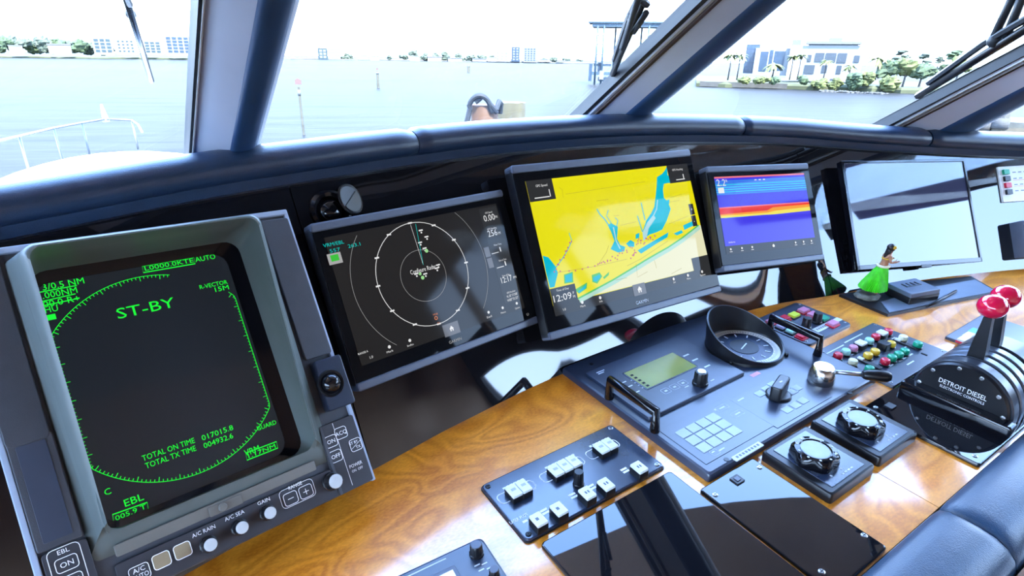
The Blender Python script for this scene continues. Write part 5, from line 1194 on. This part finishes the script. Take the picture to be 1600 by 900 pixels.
mb.plate(.0, .0, .07, .005, .041, .044, .001, .0005); mb.build('ridge', M_black, bx_)
sx0, sy0 = P(1448, 479, .018); sx1, sy1 = P(1494, 454, .018)
mb = MB(); mb.tube([(sx0, sy0, .017), (sx1, sy1, .017)], .0045, 8); tag(mb.build('stylus', M_black), 'thin black stylus lying on the tray beside the black box', 'stylus')

# ---- twin lever throttle
tpl = cthing('acrylic_cover', 'mirror-black acrylic base plate under the throttle', 'cover panel', 0, 0)
mb = MB(); mb.plate(1.7775, .4625, .565, .275, 0, .010, .006, .003); mb.build('cover', M_plexi, tpl)
for x, y in ((1.520, .345), (1.520, .58)): screw(tpl, x, y, .010, .006)
mb = MB(); mb.plate(1.555, .560, .026, .022, .009, .014, .002, .001); mb.build('latch', M_black, tpl)
tf = cthing('throttle', 'twin-lever engine throttle with two red ball knobs', 'throttle', 1.69, .4585, .010)
R0 = .112; zc = .016
def half(r, x, n=26, low=-.0):
    return [(x, r*math.cos(math.pi*i/n), zc+low+r*math.sin(math.pi*i/n)) for i in range(n+1)]+[(x, -r, 0.0), (x, r, 0.0)]
mb = MB(); mb.loops([half(R0-.004, 0), half(R0, .006), half(R0, .010)]); side = mb.build('side_plate', M_black, tf, smooth=30)
for a in (8, 40, 78, 108, 140, 172):
    M2 = Matrix.Translation((0, (R0-.012)*math.cos(rad(a)), zc+(R0-.012)*math.sin(rad(a)))) @ Matrix.Rotation(rad(-90), 4, 'Y')
    mb = MB(); mb.lathe([(.0055, 0), (.0055, .0015), (.004, .0025)], seg=12, M=M2); mb.build('screw', M_screw, side)
M_drum = mat('satin_black_drum', (.022, .026, .036), .28, .0, 1.6, var=.08)
M_band = mat('grey_drum_band', (.16, .18, .22), .3, .7, var=.08)
xs = [(.010, .046, R0+.006, M_drum), (.046, .058, R0-.012, M_seam), (.058, .084, R0+.006, M_band), (.084, .094, R0-.012, M_seam), (.094, .122, R0+.006, M_band), (.122, .132, R0-.012, M_seam), (.132, .160, R0+.006, M_band), (.160, .172, R0-.012, M_seam), (.172, .250, R0+.006, M_drum)]
for a, b, r, m in xs:
    mb = MB(); mb.loops([half(r-.003, a), half(r, a+.003), half(r, b-.003), half(r-.003, b)]); mb.build('drum_band' if m != M_seam else 'drum_slot', m, tf, smooth=30)
# ledge with the maker's words on the helm side
mb = MB(); mb.plate(-.016, 0, .040, .262, 0, .030, .006, .006); lg = mb.build('ledge', M_black_gloss, tf)
MT = Matrix(((0, 0, -1, -.0012), (-1, 0, 0, 0), (0, 1, 0, 0), (0, 0, 0, 1)))
mb = MB(); mb.text('DETROIT DIESEL', 0, .062, .0135, 0, w=.112, M=MT); mb.text('ELECTRONIC CONTROLS', .002, .046, .0075, 0, w=.104, M=MT); mb.build('lettering', M_white, side, smooth=0)
for lx_, ly_, lean, lz_ in ((.070, .012, .006, .272), (.172, .016, .010, .268)):
    mb = MB(); L = []
    for f, w, t in ((0, .021, .012), (.35, .018, .011), (.75, .011, .009), (1, .008, .008)):
        z = .095+(lz_-.095)*f; y = ly_+lean*f
        L.append([(lx_-t, y-w, z), (lx_+t, y-w, z), (lx_+t, y+w, z), (lx_-t, y+w, z)])
    mb.loops(L); lv = mb.build('lever', M_black, tf, smooth=20)
    mb = MB(); mb.sphere((lx_, ly_+lean, lz_+.006), .034, (1, 1, .92), 28, 18); mb.build('ball_knob', M_knobred, lv, smooth=80)

# ---- small navigation unit at the lower edge
nv = thing('navigation_unit', 'small navigation unit with a pale screen at the bottom edge', 'navigation unit', flat_frame(.300, .705, 0, -3))
mb = MB(); mb.plate(0, 0, .212, .190, 0, .022, .012, .005); mb.build('case', M_panel, nv)
mb = MB(); mb.plate(-.036, -.012, .128, .142, .021, .0235, .004, .001); f_ = mb.build('screen_frame', M_slate, nv)
mb = MB(); mb.rect(-.092, .020, -.075, .050, .0238); mb.build('screen', mat('pale_lcd', (.45, .50, .50), .15, 0, 1.5, emit=(.32, .38, .40), es=.7, var=.04), f_, smooth=0)
knob(nv, .077, .060, .014, .026, z=.022, cap=M_slate); knob(nv, .082, -.006, .011, .022, z=.022, cap=M_slate)
pm = MB()
for x, y in ((.060, .034), (.074, .030), (.062, .020), (.078, .016), (.075, -.03)): pm.rect(x, x+.012, y, y+.003, .0224)
pm.rect(-.07, .02, .080, .083, .0224); pm.build('lettering', M_tag, nv, smooth=0)

# ---- round air vent high on the dash
vf = face_frame(525, 322); vn = thing('air_vent', 'round swivelling air vent high on the dash beside the old radar', 'air vent', vf)
mb = MB(); ring = []
mb.lathe([(.052, 0), (.052, .006), (.044, .010), (.036, .006), (.034, 0)], -.012, -.004, 36); mb.build('vent_ring', M_black_gloss, vn)
mb = MB(); mb.sphere((-.012, -.004, -.006), .034, (1, 1, .8), 24, 12); mb.build('vent_ball', M_black_gloss, vn)
MF = Matrix.Translation((.040, .010, .014)) @ Matrix.Rotation(rad(25), 4, 'Y')
mb = MB(); mb.lathe([(.040, 0), (.041, .004), (.038, .006), (.034, .004)], seg=36, M=MF); fl = mb.build('vent_flap', M_black, vn)
mb = MB(); mb.flat([(.034*math.cos(rad(a)), .034*math.sin(rad(a))) for a in range(-150, 40, 6)], .0066, M=MF); mb.build('flap_face', mat('grey_vent_face', (.07, .068, .06), .5), fl, smooth=0)

# ---- fuse card and socket box at the right end of the dash
kf_ = face_frame(1578, 290); cd = thing('fuse_card', 'white fuse card with coloured switches at the right edge of the dash', 'switch card', kf_)
mb = MB(); mb.plate(.045, 0, .190, .150, 0, .008, .003, .002); mb.build('card', M_cap, cd)
for i, m in enumerate((M_green, M_black, M_red, M_black)):
    mb = MB(); mb.plate(-.022, .050-.028*i, .026, .021, .007, .018, .002, .001); mb.build('switch', m, cd)
mb = MB()
for i in range(4):
    for j in range(4): mb.rect(.012+.026*j, .028+.026*j, .046-.026*i, .050-.026*i, .0084)
mb.build('lettering', M_slate, cd, smooth=0)
mb = MB()
for i in (1, 2): mb.rect(.010, .12, .040-.026*i, .0415-.026*i, .0086)
mb.build('red_rule', M_red, cd, smooth=0)
kb = face_frame(1590, 378); bx2 = thing('socket_box', 'dark box with round brass sockets at the right edge of the dash', 'socket box', kb)
mb = MB(); mb.plate(.03, 0, .125, .150, 0, .055, .006, .006); mb.build('case', M_slate, bx2)
mb = MB(); mb.plate(.05, .030, .080, .066, .054, .060, .003, .002); mb.build('upper_plate', M_tag, bx2)
mb = MB(); mb.plate(.05, -.042, .080, .060, .054, .060, .003, .002); lp = mb.build('lower_plate', M_cap, bx2)
M_brass = mat('brass', (.62, .36, .14), .3, 1.0)
for x, y in ((.032, -.032), (.050, -.032), (.032, -.056), (.050, -.056)):
    mb = MB(); mb.lathe([(.008, .059), (.008, .064), (.005, .064), (.005, .060)], x, y, 14); mb.build('socket', M_brass, lp)

# ---- hula dancer figurine
hf = Frame((2.168, .958, .010), -32, 90); hu = thing('hula_figurine', 'hula dancer figurine in a bright green grass skirt', 'figurine', hf)
M_skin = mat('tan_painted_skin', (.42, .19, .10), .45, var=.06, vscale=60); M_hair = mat('black_painted_hair', (.016, .011, .010), .4); M_skirt = mat('bright_green_grass', (.06, .60, .012), .5, var=.25, vscale=150, stretch=(1, 1, .1)); M_stone = mat('painted_stone_base', (.16, .16, .13), .7, var=.4, vscale=70, bump=.8, bscale=120)
mb = MB(); L = []
for r, z in ((.042, 0), (.046, .006), (.042, .014), (.030, .018)): L.append([(r*(1+.06*math.sin(5*a+z*300))*math.cos(a), r*.85*(1+.06*math.cos(4*a))*math.sin(a), z+.0015*math.sin(7*a)) for a in [2*math.pi*i/28 for i in range(28)]])
mb.loops(L); mb.build('base', M_stone, hu, smooth=50)
# leaning axis: +x is toward the right of the picture
def ax(z): return .012+.18*max(0, z-.02)
V = []; E = []; Rr = []
def vert(p, r): V.append((p[0]*U, p[1]*U, p[2]*U)); Rr.append(r*U); return len(V)-1
def edge_(a, b): E.append((a, b))
pel = vert((ax(.118), 0, .118), .016); wst = vert((ax(.134), 0, .134), .0125); chs = vert((ax(.153), 0, .153), .0150); shl = vert((ax(.165)+.001, 0, .166), .0125); nck = vert((ax(.176)+.002, 0, .177), .0055); hdv = vert((ax(.190)+.004, 0, .190), .0115); hd2 = vert((ax(.203)+.003, 0, .202), .0085)
for a, b in ((pel, wst), (wst, chs), (chs, shl), (shl, nck), (nck, hdv), (hdv, hd2)): edge_(a, b)
for sy in (-1, 1):
    s0 = vert((ax(.166), sy*.014, .165), .0065); el = vert((ax(.15)+.004, sy*.021, .146), .0050); wr = vert((ax(.15)+.024, sy*.017, .145), .0038); hn = vert((ax(.15)+.031, sy*.016, .146), .0036)
    edge_(shl, s0); edge_(s0, el); edge_(el, wr); edge_(wr, hn)
    for k, (dy, ln) in enumerate(((-.0032, .0075), (-.0011, .009), (.0011, .0085), (.0032, .0068))):
        fa = vert((ax(.15)+.0345, sy*.016+dy, .1465), .0011); fb = vert((ax(.15)+.0345+ln*.7, sy*.016+dy*1.3, .1485), .0009); edge_(hn, fa); edge_(fa, fb)
    th1 = vert((ax(.15)+.030, sy*.0105, .1495), .0012); th2 = vert((ax(.15)+.034, sy*.0095, .153), .001); edge_(wr, th1); edge_(th1, th2)
    hip = vert((ax(.105), sy*.011, .104), .0125); kn = vert((ax(.062)+.008, sy*.012, .062), .0085); an = vert((ax(.03)-.002, sy*.012, .027), .0055); to = vert((ax(.02)+.016, sy*.014, .0215), .0048)
    edge_(pel, hip); edge_(hip, kn); edge_(kn, an); edge_(an, to)
me = bpy.data.meshes.new('body'); me.from_pydata(V, E, []); me.update()
bo = bpy.data.objects.new('body', me); COL.objects.link(bo); bo.parent = hu; me.materials.append(M_skin)
sk = bo.modifiers.new('skin', 'SKIN'); sk.use_smooth_shade = True
if not me.skin_vertices: me.attributes.new
for i, sv in enumerate(me.skin_vertices[0].data): sv.radius = (Rr[i], Rr[i]); sv.use_root = (i == pel)
ss = bo.modifiers.new('subdivision', 'SUBSURF'); ss.levels = 1; ss.render_levels = 2
# face features
mb = MB(); hx0 = ax(.190)+.004
for sy in (-1, 1): mb.sphere((hx0+.0098, sy*.0045, .1925), .0016, seg=8, rings=6)
mb.build('eyes', M_hair, bo); mb = MB(); mb.sphere((hx0+.0118, 0, .1895), .0018, (1, .8, 1.3), 8, 6); mb.build('nose', M_skin, bo); mb = MB(); mb.sphere((hx0+.0105, 0, .1850), .0016, (1, 1.6, .6), 8, 6); mb.build('mouth', M_red, bo)
mb = MB(); mb.sphere((hx0-.0035, 0, .1955), .0142, (1, 1.02, 1), 16, 10); mb.sphere((hx0-.010, 0, .182), .0115, (.75, 1.05, 1.2), 14, 8); mb.tube([(hx0-.010, 0, .185), (hx0-.014, 0, .165), (hx0-.017, 0, .148)], [.010, .009, .003], 10); mb.build('hair', M_hair, hu)
mb = MB()
for i in range(6): a = rad(60*i); mb.sphere((hx0+.001+.004*math.cos(a), -.0125, .199+.004*math.sin(a)), .0032, seg=8, rings=5)
mb.build('hair_flower', M_yellow, hu)
mb = MB()
for sy in (-1, 1): mb.sphere((ax(.156)+.0105, sy*.0068, .1565), .0072, seg=12, rings=8)
mb.tube([(ax(.156)+.0148*math.cos(rad(t)), .0152*math.sin(rad(t)), .156) for t in range(0, 360, 20)], .0022, 6, closed=True); mb.build('floral_top', M_yellow, hu)
mb = MB(); mb.tube([(ax(.125)+.0185*math.cos(rad(t)), .0185*math.sin(rad(t)), .127) for t in range(0, 360, 18)], .0048, 8, closed=True); mb.build('waistband', M_cream, hu)
mb = MB(); n = 96; L = []
for r, z in ((.0165, .126), (.024, .108), (.034, .080), (.042, .056), (.046, .040)):
    L.append([(ax(z)-.004*(.126-z)/.086+r*(1+(.05*(-1)**i)*(.126-z)/.08)*math.cos(2*math.pi*i/n), r*(1+(.05*(-1)**i)*(.126-z)/.08)*math.sin(2*math.pi*i/n), z-(.004*((i*7) % 5)/5 if z < .05 else 0)) for i in range(n)])
mb.loops(L, False, False); mb.loops([[(x*.97+ax(.08)*.03, y*.97, z) for x, y, z in l] for l in L], False, False); mb.build('grass_skirt', M_skirt, hu, smooth=12)
